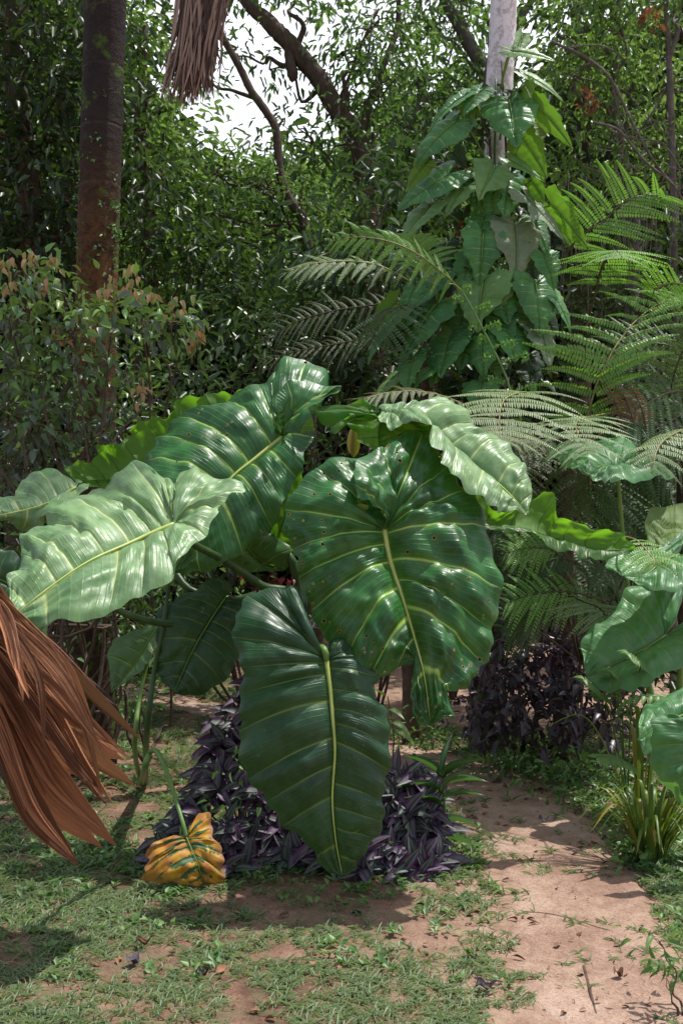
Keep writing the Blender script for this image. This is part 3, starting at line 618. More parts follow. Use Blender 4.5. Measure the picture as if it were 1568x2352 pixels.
leafG = img_leaf(gp, 4.7,
    [(175,1120,.05), (120,1152,.0), (60,1172,-.05), (-30,1190,-.1)],
    [(192,1105,0,.1), (165,1108,0,.15), (115,1080,.1,.22), (66,1090,.3,.2), (32,1142,.5,.1), (10,1140,.7,.05), (-20,1165,.9,-.05), (-30,1192,1,-.1)],
    [(205,1108,0,.08), (200,1122,0,.0), (175,1150,0,-.05), (105,1172,.2,-.10), (98,1215,.4,-.05), (60,1222,.6,-.02), (20,1200,.8,-.05), (-30,1194,1,-.1)],
    mat=M['pale'], midmat=R_, veins=8, seed=31, quilt=.012, crumple=.01, ruffle=.015, midr=.008, arch=.02, up=(0,-.3,1), label='small pale leaf at the far left edge')
leafJ = img_leaf(gp, 5.15,
    [(530,1215,0), (570,1262,0), (600,1290,0), (650,1310,0)],
    [(520,1210,0,.05), (560,1200,.1,.05), (620,1220,.4,.05), (660,1260,.7,.0), (672,1290,.9,0), (650,1312,1,0)],
    [(515,1220,0,0), (470,1260,.05,-.05), (520,1300,.4,-.05), (580,1312,.7,-.03), (650,1312,1,0)],
    mat=M['bright'], midmat=M['ribd'], veins=8, seed=37, quilt=.01, crumple=.01, ruffle=.01, midr=.006, up=(0,-.5,1), label='small leaf low behind the stalks')
leafK2 = img_leaf(gp, 5.2, # dim blade glimpsed between the two upper leaves
    [(690,1150,0), (660,1180,0), (640,1230,0), (630,1290,0)],
    [(700,1120,0,0), (690,1090,0,.02), (660,1130,.3,.02), (640,1180,.6,0), (622,1240,.85,0), (630,1292,1,0)],
    [(705,1140,0,0), (712,1180,.2,0), (700,1230,.5,0), (670,1270,.8,0), (630,1292,1,0)],
    mat=M['back'], midmat=M['ribd'], veins=7, seed=41, quilt=.01, crumple=.008, ruffle=.01, midr=.005, up=(0,1,.3))
shade = img_leaf(gp, 5.0,
    [(520,1370,.1), (480,1430,.05), (440,1500,.0), (400,1590,-.05)],
    [(540,1350,0,.1), (500,1330,0,.1), (430,1360,.1,.1), (372,1400,.3,.05), (356,1470,.55,.0), (362,1540,.8,0), (400,1592,1,-.05)],
    [(560,1370,0,.1), (575,1420,.1,.05), (560,1490,.35,.05), (520,1550,.6,0), (460,1600,.85,-.02), (400,1592,1,-.05)],
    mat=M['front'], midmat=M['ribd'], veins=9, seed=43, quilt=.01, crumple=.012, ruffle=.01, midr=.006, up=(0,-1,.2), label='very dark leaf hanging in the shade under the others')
leafL = img_leaf(gp, 4.5, [(-60,1300,0), (-20,1320,0), (30,1350,0), (48,1400,0)], [(-60,1270,0,.05), (0,1255,.3,.05), (40,1275,.6,.03), (52,1340,.9,0), (48,1402,1,0)], [(-60,1340,0,0), (-20,1390,.4,-.03), (20,1415,.8,-.02), (48,1402,1,0)],
    mat=M['front'], midmat=M['ribd'], veins=6, seed=45, quilt=.008, crumple=.008, ruffle=.01, midr=.005, up=(0,-1,.3), label='dark shaded leaf edge at the far left behind the pale leaf')
leafM = img_leaf(gp, 4.15, [(120,1420,.05), (100,1440,.02), (85,1465,0), (66,1493,-.02)], [(110,1415,0,.05), (70,1430,.2,.04), (30,1450,.45,.03), (48,1478,.8,0), (66,1495,1,-.02)], [(125,1425,0,.04), (110,1440,.3,.02), (106,1462,.6,0), (88,1480,.85,0), (66,1495,1,-.02)],
    mat=M['pale'], midmat=M['ribd'], veins=6, seed=47, quilt=.006, crumple=.006, ruffle=.006, midr=.004, up=(0,-.6,1), label='small pale tip hanging below the pale leaf')
def petiole(parent, pts, r, mat, name='leaf_stalk'):
    b = MB(); b.tube(pts, r, 10, 6); return b.build(name, mat, parent)
H_ = lambda dx=0, dy=0, dz=0: hub+np.array([dx, dy, dz])
stalks = [
    [H_(.02,.05,.3), at(800,1380,5.2), at(850,1290,5.15), at(882,1222,4.60)],
    [H_(.0,-.1,.35), at(668,1470,5.0), at(705,1470,4.75), at(728,1484,4.45), at(744,1492,4.33), at(749,1516,4.33)],
    [H_(-.1,.0,.3), at(690,1400,5.1), at(600,1345,5.0), at(520,1290,4.85), at(430,1240,4.5), at(405,1190,4.22), at(400,1205,4.1)],
    [H_(-.1,.05,.4), at(680,1320,5.15), at(625,1260,5.2), at(600,1215,5.25), at(640,1090,5.3), at(655,980,5.2), at(648,1005,5.05)],
    [H_(-.05,.1,.3), at(690,1445,5.2), at(560,1442,5.2), at(430,1437,5.05), at(280,1405,4.9), at(140,1280,4.85), at(175,1122,4.75)],
    [H_(-.05,.1,.35), at(640,1390,5.25), at(530,1378,5.25), at(420,1340,5.2), at(400,1200,5.4), at(600,1000,5.6), at(600,960,5.45)],
    [H_(.1,.1,.4), at(800,1300,5.35), at(850,1100,5.3), at(880,950,5.1), at(895,958,4.95)],
    [H_(.15,.1,.3), at(900,1350,5.4), at(1000,1250,5.3), at(1060,1192,4.98)],
    [H_(.1,.1,.4), at(780,1250,5.4), at(850,1060,5.3), at(880,952,5.0)],
]
for i, p in enumerate(stalks): petiole(gp, p, [.024, .019, .015, .011], M['petiolel'] if i == 1 else M['petiole'])
b = MB(); b.tube([hub+(0,0,-.15), hub+(.02,0,.2), hub+(-.03,-.02,.5), hub+(-.02,0,.85)], [.075, .07, .06, .045], 12, 5, wob=.05); b.build('stem', M['stemb'], gp)
# young pointed leaf standing up between the big blades
b = MB(); k = place(grid_leaf(6, pr_lance, .5, .1), np.array([at(812,1052,5.35)]), np.array([[-.02,.05,1.]]), np.array([[0,-1,.1]]), .16, .06, np.array([.9]))
b.add(k[0], k[1], None, k[2], k[3]); b.build('young_leaf', M['strap'], gp)

# ================================================================== yellow dying leaf and its plant
ys_ = ground_at(325, 1800); yp = tag(empty('young_elephant_ear', ys_), 'small leaf plant with thin green stalks, one leaf yellow and brown drooping onto the grass', 'plant')
img_leaf(yp, 4.55,
    [(428,1922,.03), (440,1950,.0), (455,1985,-.03), (470,2034,-.03)],
    [(420,1920,0,.03), (398,1922,0,.02), (352,1936,0,-.02), (340,1975,.1,-.06), (325,2010,.3,-.08), (362,2026,.55,-.08), (412,2032,.8,-.06), (470,2036,1,-.03)],
    [(432,1912,0,.05), (440,1890,0,.07), (460,1867,0,.10), (487,1884,.0,.08), (496,1932,.08,.04), (511,1968,.25,.0), (519,2012,.5,-.02), (500,2030,.8,-.02), (470,2036,1,-.03)],
    mat=M['dying'], midmat=M['ribd'], veins=8, seed=51, quilt=.008, crumple=.010, ruffle=.012, midr=.005, arch=.02, up=(0,-1,.4), ns=26, label='wilted yellow leaf with green veins and brown curled edges')
petiole(yp, [ys_+(.0,0,.0), at(333,1765,5.0)*[1,1,1], at(345,1728,4.95), at(362,1728,4.85), at(382,1770,4.75), at(402,1830,4.68), at(420,1890,4.6), at(428,1922,4.58)], [.017,.011,.009,.008], M['petiolel'])
petiole(yp, [ys_, at(310,1720,5.1), at(322,1600,5.1), at(345,1500,5.15), at(370,1430,5.15)], [.014,.009,.007], M['petiolel'])
petiole(yp, [ys_+(.02,0,0), at(338,1680,5.0), at(355,1540,5.0), at(375,1440,5.0), at(388,1340,5.05)], [.016,.011,.007], M['petiole'])
img_leaf(yp, 5.15,
    [(370,1428,0), (340,1475,0), (305,1530,0), (256,1590,0)],
    [(352,1430,0,.05), (310,1450,.2,.08), (262,1470,.45,.1), (250,1530,.8,.06), (256,1592,1,0)],
    [(374,1440,0,-.03), (360,1480,.2,-.06), (342,1520,.45,-.08), (310,1552,.7,-.05), (256,1592,1,0)],
    mat=M['bright'], midmat=M['ribd'], veins=8, seed=57, quilt=.006, crumple=.008, ruffle=.006, midr=.004, arch=.01, up=(.3,-1,.3), label='young folded green leaf')

# ================================================================== elephant ears on the right
rp1 = ground_at(1500, 1700); rp1 = np.array([1.75, 6.1, 0]); ea = tag(empty('elephant_ear', rp1), 'tall elephant-ear plant with broad matt green leaves at the right edge, above the strap-leaved clump', 'plant', 'elephant ears at the right edge')
def arc(a, b, h=.15, pull=(0,0,0)):
    a = np.asarray(a, float); b = np.asarray(b, float); return [a, a+(b-a)*.35+(0,0,h)+np.asarray(pull), a+(b-a)*.75+(0,0,h), b]
img_leaf(ea, 5.9,
    [(1417,1081,.05), (1390,1070,-.1), (1370,1075,-.25), (1350,1092,-.42)],
    [(1420,1070,0,.15), (1435,1020,0,.45), (1462,1034,0,.3), (1440,1000,0,.55), (1380,1010,.1,.5), (1300,1015,.2,.4), (1262,1040,.35,.2), (1290,1066,.6,-.1), (1320,1078,.8,-.3), (1350,1094,1,-.42)],
    [(1430,1078,0,.1), (1480,1060,0,.3), (1530,1080,0,.2), (1548,1092,0,.05), (1500,1098,.1,-.1), (1450,1112,.3,-.25), (1415,1100,.5,-.3), (1385,1110,.75,-.4), (1350,1094,1,-.42)],
    mat=M['ear'], midmat=M['ribd'], veins=9, seed=61, quilt=.014, crumple=.014, ruffle=.02, midr=.007, arch=.04, up=(0,-.1,1), label='flat parasol-like leaf seen edge-on from below')
img_leaf(ea, 5.6,
    [(1555,1275,.0), (1520,1290,-.1), (1480,1320,-.2), (1430,1322,-.25)],
    [(1545,1262,0,.05), (1500,1258,0,.1), (1480,1235,0,.15), (1486,1180,0,.25), (1530,1158,0,.3), (1600,1150,0,.3), (1590,1200,.0,.2), (1500,1262,.2,.02), (1440,1270,.5,-.05), (1384,1292,.8,-.15), (1430,1324,1,-.25)],
    [(1575,1280,0,-.05), (1640,1290,0,-.1), (1610,1335,0,-.25), (1568,1348,.1,-.3), (1520,1360,.35,-.33), (1475,1345,.7,-.3), (1430,1324,1,-.25)],
    mat=M['ear'], midmat=M['ribd'], veins=9, seed=67, quilt=.014, crumple=.014, ruffle=.012, midr=.008, arch=.02, up=(0,-.7,.8), label='pale sunlit leaf with a scalloped rim')
img_leaf(ea, 5.45,
    [(1527,1460,.05), (1470,1495,0), (1410,1525,-.03), (1345,1555,-.05)],
    [(1525,1440,0,.1), (1535,1390,0,.2), (1570,1330,0,.3), (1500,1325,0,.3), (1440,1355,.02,.22), (1412,1400,.2,.15), (1350,1450,.45,.08), (1336,1505,.8,.0), (1345,1557,1,-.05)],
    [(1545,1455,0,.05), (1620,1400,0,.1), (1640,1480,0,0), (1568,1530,.1,-.1), (1490,1566,.3,-.15), (1440,1588,.6,-.15), (1390,1588,.8,-.1), (1345,1557,1,-.05)],
    mat=M['ear'], midmat=M['ribd'], veins=9, seed=71, quilt=.014, crumple=.014, ruffle=.010, midr=.008, arch=.02, up=(0,-.8,.8), label='broad leaf half in shade, the lower half sunlit')
for p in ([rp1+(0,0,.05), at(1440,1350,6.1), at(1428,1225,6.05), at(1417,1082,5.95)],
          [rp1+(.05,0,.05), at(1590,1420,6.0), at(1600,1320,5.9), at(1555,1275,5.6)],
          [rp1+(.02,-.05,.05), at(1560,1560,5.8), at(1560,1490,5.7), at(1527,1460,5.5)]): petiole(ea, p, [.02,.014,.01], M['petiolel'])
rp2 = np.array([1.75, 4.9, 0]); eb = tag(empty('elephant_ear', rp2), 'low elephant-ear plant with round pale leaves beside the yellow-green strap leaves', 'plant', 'elephant ears at the right edge')
img_leaf(eb, 4.9,
    [(1580,1640,0), (1545,1650,-.05), (1510,1665,-.1), (1466,1700,-.15)],
    [(1580,1620,0,.05), (1620,1570,0,.15), (1568,1576,.1,.15), (1500,1610,.4,.08), (1468,1650,.8,-.05), (1465,1702,1,-.15)],
    [(1590,1650,0,-.02), (1600,1700,.1,-.1), (1540,1720,.5,-.18), (1490,1740,.8,-.2), (1465,1702,1,-.15)],
    mat=M['ear'], midmat=M['ribd'], veins=8, seed=73, quilt=.014, crumple=.014, ruffle=.01, midr=.006, up=(0,-.6,.9))
img_leaf(eb, 4.6,
    [(1590,1665,0), (1580,1720,-.02), (1575,1780,-.03), (1580,1850,0)],
    [(1580,1655,0,.02), (1530,1640,0,.04), (1493,1665,.05,.02), (1492,1720,.3,0), (1508,1780,.55,-.01), (1545,1832,.8,0), (1580,1852,1,0)],
    [(1600,1660,0,.02), (1660,1650,0,.04), (1690,1700,.15,0), (1670,1780,.5,0), (1630,1830,.8,0), (1580,1852,1,0)],
    mat=M['ear'], midmat=M['ribd'], veins=9, seed=79, quilt=.014, crumple=.014, ruffle=.01, midr=.007, up=(0,-1,.5))
for p in ([rp2, at(1650,1850,4.9), at(1640,1700,5.0), at(1580,1640,4.92)], [rp2, at(1680,1850,4.8), at(1660,1720,4.8), at(1590,1665,4.62)]): petiole(eb, p, [.018,.012,.009], M['petiolel'])

# ================================================================== pale palm trunk with its climber
tb = np.array([(1128-784)/F*7.2, 7.2, 0.0])
wp = tag(empty('palm_tree', tb), 'palm with a smooth pale grey-white trunk wrapped in a leafy climber', 'palm tree', 'palms in the garden')
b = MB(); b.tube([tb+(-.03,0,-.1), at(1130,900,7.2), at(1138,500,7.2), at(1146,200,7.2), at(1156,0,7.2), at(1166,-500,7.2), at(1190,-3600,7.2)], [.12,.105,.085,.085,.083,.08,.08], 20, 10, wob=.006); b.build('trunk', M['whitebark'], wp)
PALMTOP = at(1190,-3600,7.2)
def palm_crown(parent, top, n, L, mat, sd):
    r = np.random.default_rng(sd)
    for i in range(n):
        a = 2*math.pi*i/n+r.random()*.5; e = .3+r.random()*.6; d = np.array([math.cos(a), math.sin(a), e]); h = np.array([math.cos(a), math.sin(a), 0])
        ra = [top, top+d*L*.3, top+d*L*.3+h*L*.3+(0,0,.1*L), top+d*L*.3+h*L*.55-(0,0,.15*L)]
        s = np.cross(h, (0,0,1.))
        frond_simple(parent, ra, L*.28, s, mat, sd*10+i)
def frond_simple(parent, ra, w, s, mat, sd, name='frond'):
    r = np.random.default_rng(sd); t = np.linspace(.12, 1, 34); C = cr(ra, t*(len(ra)-1)); T = unit(np.gradient(C, axis=0)); mb = MB()
    for sg in (-1, 1):
        D = unit(sg*s+T*.6-np.array([0,0,.45])+r.normal(0,.06,C.shape)); L = w*(np.sin(t*math.pi*.85)**.5+.1)
        k = place(GR_LEAF, C, D, np.tile([0,0,1.], (len(C),1)), L, .035, r.random(len(C))); mb.add(k[0], k[1], None, k[2], k[3])
    mb.tube(ra, [.03,.015,.005], 6, 4); return mb.build(name, mat, parent)
palm_crown(wp, PALMTOP, 9, 2.6, M['tree2'], 91)

cl_o = tb+(0,-.13,0); cl = tag(empty('climbing_philodendron', cl_o), 'climbing vine with big heart-shaped leaves covering the lower trunk of the pale palm', 'climbing plant')
CZ = []      # (J, tip, width, material) in the enlarged crop's pixels (784 + x/2, y/2)
G_, P_, O_, Y_ = 'climb', 'climbp', 'climbg', 'climby'
for q in [((770,462),(800,598),225,G_,0), ((850,345),(1022,415),75,P_,0), ((785,232),(975,243),70,P_,0), ((900,490),(1066,655),95,Y_,0), ((640,412),(560,492),105,G_,0), ((560,440),(395,525),70,G_,0),
          ((520,560),(332,690),150,G_,0), ((490,800),(262,915),170,G_,0), ((560,862),(475,948),125,P_,0), ((700,770),(640,872),140,P_,.5), ((770,806),(765,948),175,G_,.6),
          ((775,735),(930,803),75,P_,0), ((400,955),(273,1075),150,P_,0), ((850,905),(1018,1070),140,O_,.3), ((800,1035),(825,1228),215,O_,0), ((650,1075),(640,1255),165,G_,0),
          ((935,1178),(985,1292),115,G_,0), ((650,1296),(612,1465),215,P_,.2), ((780,1230),(735,1372),110,P_,0), ((890,1305),(930,1506),205,G_,0), ((430,1400),(270,1588),165,G_,0),
          ((330,1320),(252,1480),105,G_,0), ((245,1390),(120,1500),95,Y_,0), ((225,1480),(98,1612),120,G_,0), ((775,1500),(800,1640),185,G_,0), ((490,1550),(440,1690),185,G_,0),
          ((640,1565),(640,1690),125,G_,0), ((920,1520),(965,1650),175,O_,0), ((830,640),(950,795),130,Y_,0), ((870,830),(945,915),110,Y_,0), ((960,940),(1135,1112),120,Y_,0),
          ((385,755),(275,862),70,Y_,0), ((840,395),(880,450),70,Y_,0), ((830,170),(800,250),60,P_,0), ((580,470),(600,560),80,Y_,0), ((640,1760),(615,1830),150,G_,0), ((330,1640),(280,1760),140,G_,0), ((430,1680),(330,1720),110,G_,0),
          ((480,740),(590,800),120,G_,0), ((520,1260),(470,1380),150,G_,0), ((560,1200),(560,1300),140,G_,0), ((720,1180),(690,1290),140,G_,0), ((860,1160),(880,1290),140,G_,0), ((560,1440),(560,1560),140,G_,0),
          ((480,1130),(440,1250),130,G_,0), ((520,700),(570,760),90,G_,0), ((920,1400),(980,1560),150,G_,0), ((880,560),(900,690),120,Y_,0), ((560,980),(580,1090),130,G_,0), ((730,900),(720,1010),130,G_,0), ((880,1000),(960,1100),130,G_,0), ((460,620),(400,700),100,G_,0), ((700,1640),(750,1760),150,G_,0), ((860,1640),(880,1760),160,G_,0), ((430,1280),(350,1400),120,G_,0)]:
    CZ.append(q)
rr = random.Random(12)
for q in range(30):                                     # smaller blades filling the column between the large ones
    yy = 400+470*rr.random(); hw = np.interp(yy, [400, 560, 700, 880], [75, 150, 185, 165]); xx = 1130-np.interp(yy, [400, 880], [0, 75])+rr.uniform(-hw, hw); dx = (xx-1120)*.42+rr.uniform(-14, 14); ln = rr.uniform(48, 80)
    CZ.insert(38, ((( xx-784)*2, yy*2), ((xx+dx-784)*2, (yy+ln)*2), rr.uniform(95, 150), rr.choice([G_, G_, P_]), 0))
NF = 38+30
for i, (J, T_, w, mt, cut) in enumerate(CZ):
    jx, jy = 784+J[0]/2, J[1]/2; tx, ty = 784+T_[0]/2, T_[1]/2; w = w/2
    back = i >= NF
    side = (jx-1150)/100.0
    dj = 6.95-.12+abs(side)*.05+(.20 if back else (.07 if i >= 38 else 0))+rr.uniform(-.05,.05); 
    a = at(jx, jy, dj); il = math.hypot(tx-jx, ty-jy)/F*7.0; W = w/F*7.0*(1.22 if not back else 1.0)
    fore = max(0.0, W*.9-il)*.9+.03        # foreshortened blades come forward
    bt = at(tx+(tx-jx)*.06, ty+(ty-jy)*.06+3, dj-fore-.04)
    D = bt-a; L = np.linalg.norm(D)*1.0
    nn = np.array([side*.6+rr.uniform(-.45,.45), -1.0, rr.uniform(.35, 1.1) if mt != O_ else .5]); 
    if mt == Y_: nn = np.array([.2, 1.0, .7])
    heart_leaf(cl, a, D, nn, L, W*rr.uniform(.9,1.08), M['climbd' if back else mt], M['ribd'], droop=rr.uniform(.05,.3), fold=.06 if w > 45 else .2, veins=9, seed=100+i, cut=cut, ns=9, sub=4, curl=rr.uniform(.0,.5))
    if i < 38:
        p0 = at(1140+(jx-1140)*.25, min(jy+90, 960), 7.08); petiole(cl, [p0, (p0+a)/2+(0,.0,.06), a], [.008,.006,.005], M['petiolel'])
for sd in range(4):
    x0 = 1128+[-26,-8,14,30][sd]; P = [at(x0+rr.uniform(-8,8), y, 7.08-.02*rr.random()) for y in (1700, 1400, 1150, 950, 750, 550, 380, 260-40*sd)]
    b = MB(); b.tube(P, [.018,.016,.012,.006], 8, 5, wob=.05); b.build('vine_stem', M['stemb'] if sd % 2 else M['stemg'], cl)
mb, _ = foliage([(at(1098,300,7.0), (.11,.08,.14)), (at(1150,205,7.05), (.17,.1,.045)), (at(1165,235,6.95), (.12,.08,.05)), (at(1085,230,7.05), (.10,.08,.05)), (at(1090,450,7.05), (.12,.05,.1))], .07, 160, per=10, csize=.03, asp=.5, tmpl=GR_LEAF)
b2 = mb.build('small_vine_leaves', M['under'], cl)
mb, _ = foliage([(at(1075,530,6.95), (.05,.04,.09)), (at(1062,405,6.95), (.02,.02,.05))], .06, 200, per=8, csize=.02, asp=.4, tmpl=GR_LEAF); mb.build('dead_leaves', M['fernx'], cl)

mb, _ = foliage([(at(1135,640,7.1),(.20,.10,.5)), (at(1120,820,7.05),(.3,.12,.4)), (at(1150,480,7.1),(.12,.08,.2)), (at(1130,1000,7.1),(.25,.12,.3))], .13, 70, per=10, csize=.07, asp=.55, tmpl=GR_LEAF); mb.build('inner_leaves', M['tree1'], cl)

# ================================================================== rusty palm trunk on the left
lt = at(220, 1176, 6.8); lt[2] = 0
lp = tag(empty('palm_tree', lt), 'palm with a thick dark trunk, rusty orange lower down, behind the reddish-leaved shrub', 'palm tree', 'palms in the garden')
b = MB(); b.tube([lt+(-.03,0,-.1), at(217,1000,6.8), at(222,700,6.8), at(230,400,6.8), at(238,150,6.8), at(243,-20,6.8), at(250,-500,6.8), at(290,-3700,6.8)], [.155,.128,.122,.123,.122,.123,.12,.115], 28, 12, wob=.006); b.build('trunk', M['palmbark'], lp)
palm_crown(lp, at(290,-3700,6.8), 9, 2.6, M['tree1'], 93)
for i in range(34):
    zz = rr.choice([525, 540, 575, 600, 215, 330, 470, 365, 410])+rr.uniform(-8, 8); px = rr.choice([186+6*rr.random(), 260+12*rr.random(), rr.uniform(195, 262)])
    p = at(px, zz, 6.8-.122+abs(px-228)/42*.08)
    n = 12; k = place(LEAF6, np.tile(p, (n,1))+RNG.normal(0,.016,(n,3)), RNG.normal(0,1,(n,3))+(0,-.8,-.3), np.tile([0,-1.,.3],(n,1)), .028, .016, RNG.random(n)); mesh_np('moss', k[0], k[1], M['weed'], lp, k[2], k[3])
# ================================================================== dead frond hanging from above
hp = at(500, -330, 4.6); hf = tag(empty('dead_palm_frond', hp), 'dead greyish-brown palm frond hanging down at the top of the picture', 'palm frond')
b = MB()
def strip(b, pts, w, sidev, R=.5, fold=.25, n=18, tipw=.15, ridge=0, prof=([0,.12,.55,.85,1],[.55,.9,1,.6,None])):
    t = np.linspace(0, len(pts)-1, n); C = cr(pts, t); T = unit(np.gradient(C, axis=0)); X = unit(np.cross(T, np.cross(sidev, T))); Z = np.cross(X, T)
    u = np.linspace(0, 1, n); ww = w*np.interp(u, prof[0], [tipw if q is None else q for q in prof[1]])[:, None]
    m = 3 if not ridge else 2*ridge+1
    xs_ = np.linspace(-.5, .5, m); V = []
    for q, x in enumerate(xs_):
        zz = (fold if q % 2 == 1 else 0) if ridge else (fold if x == 0 else 0)
        V.append(C+X*ww*x+Z*ww*zz*(1.0/(ridge or 1)))
    V = np.stack(V, 1).reshape(-1, 3); i = np.arange(n-1)[:, None]*m; j = np.arange(m-1)[None]
    Q = np.stack([i+j, i+j+1, i+m+j+1, i+m+j], -1).reshape(-1, 4)
    U = np.stack([np.tile(xs_*(1 if ridge else .4)+R*7, n), np.repeat(u, m)], -1); b.add(V, Q, None, U, R)
b.tube([hp, at(490,-250,4.6), at(478,-160,4.6), at(470,-60,4.6)], [.03,.022,.015,.01], 8, 5)
for i in range(230):
    f = rr.random(); e = rr.gauss(0, 1); sx = 440+92*f-12+rr.gauss(0,10); ex = 374+118*((i % 115)/114.0)+rr.gauss(0, 9); ln = 248-abs(ex-432)*.35-rr.random()**2*75
    if rr.random() < .15: ex += 20; ln -= 60+60*rr.random()
    if rr.random() < .07: ex -= 25; ln = rr.uniform(150,215)
    dz = rr.uniform(-.09, .09); y0 = rr.uniform(-170, -30)
    P = [at(sx-5+f*18, y0, 4.6+dz*.3), at((sx*1.9+ex)/2.9+f*14, y0+90, 4.6+dz*.8), at((sx+ex*2)/3+rr.gauss(0,3), ln*.62, 4.6+dz), at(ex+rr.gauss(0,3), ln, 4.6+dz+rr.uniform(-.02,.02))]
    strip(b, P, rr.uniform(.007,.015), np.array([1,rr.uniform(-.9,.9),0]), rr.random(), .35, 14)
b.build('leaflets', M['hang'], hf)

# ================================================================== dry brown fan frond on the left
fp = at(-260, 1290, 3.0); df = tag(empty('dry_fan_frond', fp), 'dry reddish-brown fan palm leaf hanging in from the left edge, its pleated segments spread', 'palm frond')
segs = [(-60,1330,(100,1480),(210,1590),(325,1701),30,.02,3), (-80,1345,(60,1500),(180,1640),(300,1745),26,-.02,2), (-70,1400,(80,1560),(200,1720),(311,1806),38,.03,3), (-90,1380,(50,1580),(160,1740),(236,1822),22,-.05,2),
        (-100,1420,(20,1600),(120,1790),(266,1942),52,.0,3), (-80,1400,(10,1640),(100,1830),(236,1948),44,.03,3), (-110,1420,(-10,1650),(70,1850),(182,1990),50,-.04,3), (-90,1330,(60,1470),(150,1570),(240,1740),20,-.08,2),
        (-60,1340,(30,1450),(90,1560),(103,1712),14,-.10,1), (-60,1320,(10,1410),(40,1510),(55,1610),14,-.12,1), (-90,1400,(80,1600),(180,1760),(246,1850),18,-.03,1), (-70,1310,(110,1500),(190,1650),(235,1822),16,-.07,1),
        (-60,1300,(60,1440),(150,1530),(215,1660),18,-.02,2), (-120,1440,(-40,1560),(0,1640),(50,1760),30,.05,2), (-90,1420,(60,1620),(190,1700),(285,1745),30,.06,3), (-100,1450,(40,1650),(140,1740),(225,1800),36,.07,3), (-110,1430,(-20,1570),(60,1700),(150,1800),40,.02,3), (-110,1400,(20,1540),(110,1650),(190,1760),34,.04,3), (-100,1370,(0,1500),(70,1600),(160,1690),30,.03,3)]
for i, (x0, y0, p1, p2, p3, w, dd, rd) in enumerate(segs):
    b = MB(); P = [fp, at(x0, y0, 3.0+dd*.4), at(*p1, 2.98+dd*1.2), at(*p2, 2.93+dd*2), at(*p3, 2.9+dd*2.2)]
    strip(b, P, w/F*2.95*1.4*rr.uniform(.8,1.15), np.array([.75, rr.uniform(-.45,.25), .6]), rr.random(), rr.uniform(.35,.7), 44, .10, ridge=rd+1, prof=([0,.25,.5,.78,.92,1],[.30,.42,.72,1.0,.5,.03]))
    b.build('leaflet', M['straw'], df)
for i in range(18):     # split-off slivers
    s0 = segs[rr.randrange(len(segs))]; f = rr.uniform(-26, 26); dd = s0[6]-.03; e = rr.uniform(.72, 1.04)
    q3 = (s0[3][0]+(s0[4][0]-s0[3][0])*e+rr.uniform(-16,16), s0[3][1]+(s0[4][1]-s0[3][1])*e+rr.uniform(-10,14))
    b = MB(); strip(b, [fp, at(s0[0], s0[1]+f, 3.0+dd*.4), at(s0[2][0]+f*.7, s0[2][1]-f, 2.97+dd), at(s0[3][0]+f*.6, s0[3][1]-f*.6, 2.93+dd*1.6), at(*q3, 2.88+dd*2)], rr.uniform(.006,.022), np.array([.75, rr.uniform(-.9,.9), .55]), rr.random(), .7, 30, .05, ridge=1, prof=([0,.3,.7,.9,1],[.5,.8,1,.6,.03]))
    b.build('leaflet', M['straw'], df)
b = MB()
for i in range(110):     # loose fibres along the folds
    s0 = segs[rr.randrange(len(segs))]; f = rr.uniform(-14, 14); dd = s0[6]-.02
    b.tube([at(s0[0], s0[1]+f, 3.0), at(s0[2][0]+f, s0[2][1]-f, 2.97+dd), at(s0[3][0]+f*.8, s0[3][1]-f, 2.90+dd*1.6)], [.0022,.0015,.0007], 4, 5, R=rr.random())
b.build('fibres', M['straw'], df)
b = MB(); b.tube([(-1.7,2.9,0.0), (-1.65,2.9,.8), (-1.45,2.95,1.3), tuple(fp)], [.05,.035,.025,.02], 8, 6); b.build('petiole', M['stemb'], df)

# ================================================================== ferns
def fern(name, base, label, group=None):
    return tag(empty(name, base), label, 'fern', group)
def A_(L): return [at(*p) for p in L]
fe1 = np.array([2.15, 7.0, 0]); f1 = fern('tree_fern', fe1, 'tree fern with tall bright arching fronds rising at the right beside the climber', 'tree ferns')
b = MB(); top1 = at(1580, 1010, 7.0); b.tube([fe1, fe1+(-.02,0,.8), top1], [.10,.08,.07], 12, 8, wob=.12); b.build('trunk', M['stemb'], f1)
def FR(par, pts, L, dL, dR, mat='fern', stem='rachis', **k):
    return frond(par, A_(pts), L, dL, dR, M[mat], M[stem], **k)
FR(f1, [(1330,990,6.5),(1348,955,6.5),(1368,885,6.45),(1389,840,6.45),(1413,795,6.5),(1454,742,6.6),(1499,705,6.7),(1540,685,6.8),(1575,680,6.9)], .46, (-1,-.15,.20), (.95,-.1,.42), npin=15, npl=24, droop=.24, seed=1, base=.06, taper=(.55,1.0,.25), lw=.15, hang=.7)
FR(f1, [(1340,760,7.0),(1360,697,6.9),(1376,632,6.8),(1393,590,6.7),(1412,574,6.5),(1428,590,6.3)], .34, (-1,0,.02), (1,0,-.02), npin=10, npl=24, droop=.20, seed=2, stem='rachisd', base=.32, taper=(.6,1,.4))
FR(f1, [(1290,600,7.0),(1315,560,6.95),(1356,525,6.9),(1385,509,6.9),(1417,476,6.9),(1450,455,6.9),(1500,448,6.9),(1530,452,6.85)], .36, (-.72,-.2,.55), (.95,-.1,-.18), npin=12, npl=22, droop=.22, seed=3, stem='rachisd', base=.1, taper=(.6,1,.2))
FR(f1, [(1500,1000,7),(1530,930,6.9),(1550,850,6.8),(1575,790,6.7),(1610,740,6.7)], .38, (-1,-.2,.12), (1,0,.2), npin=13, seed=4, mat='fernd', stem='rachisd', droop=.2)
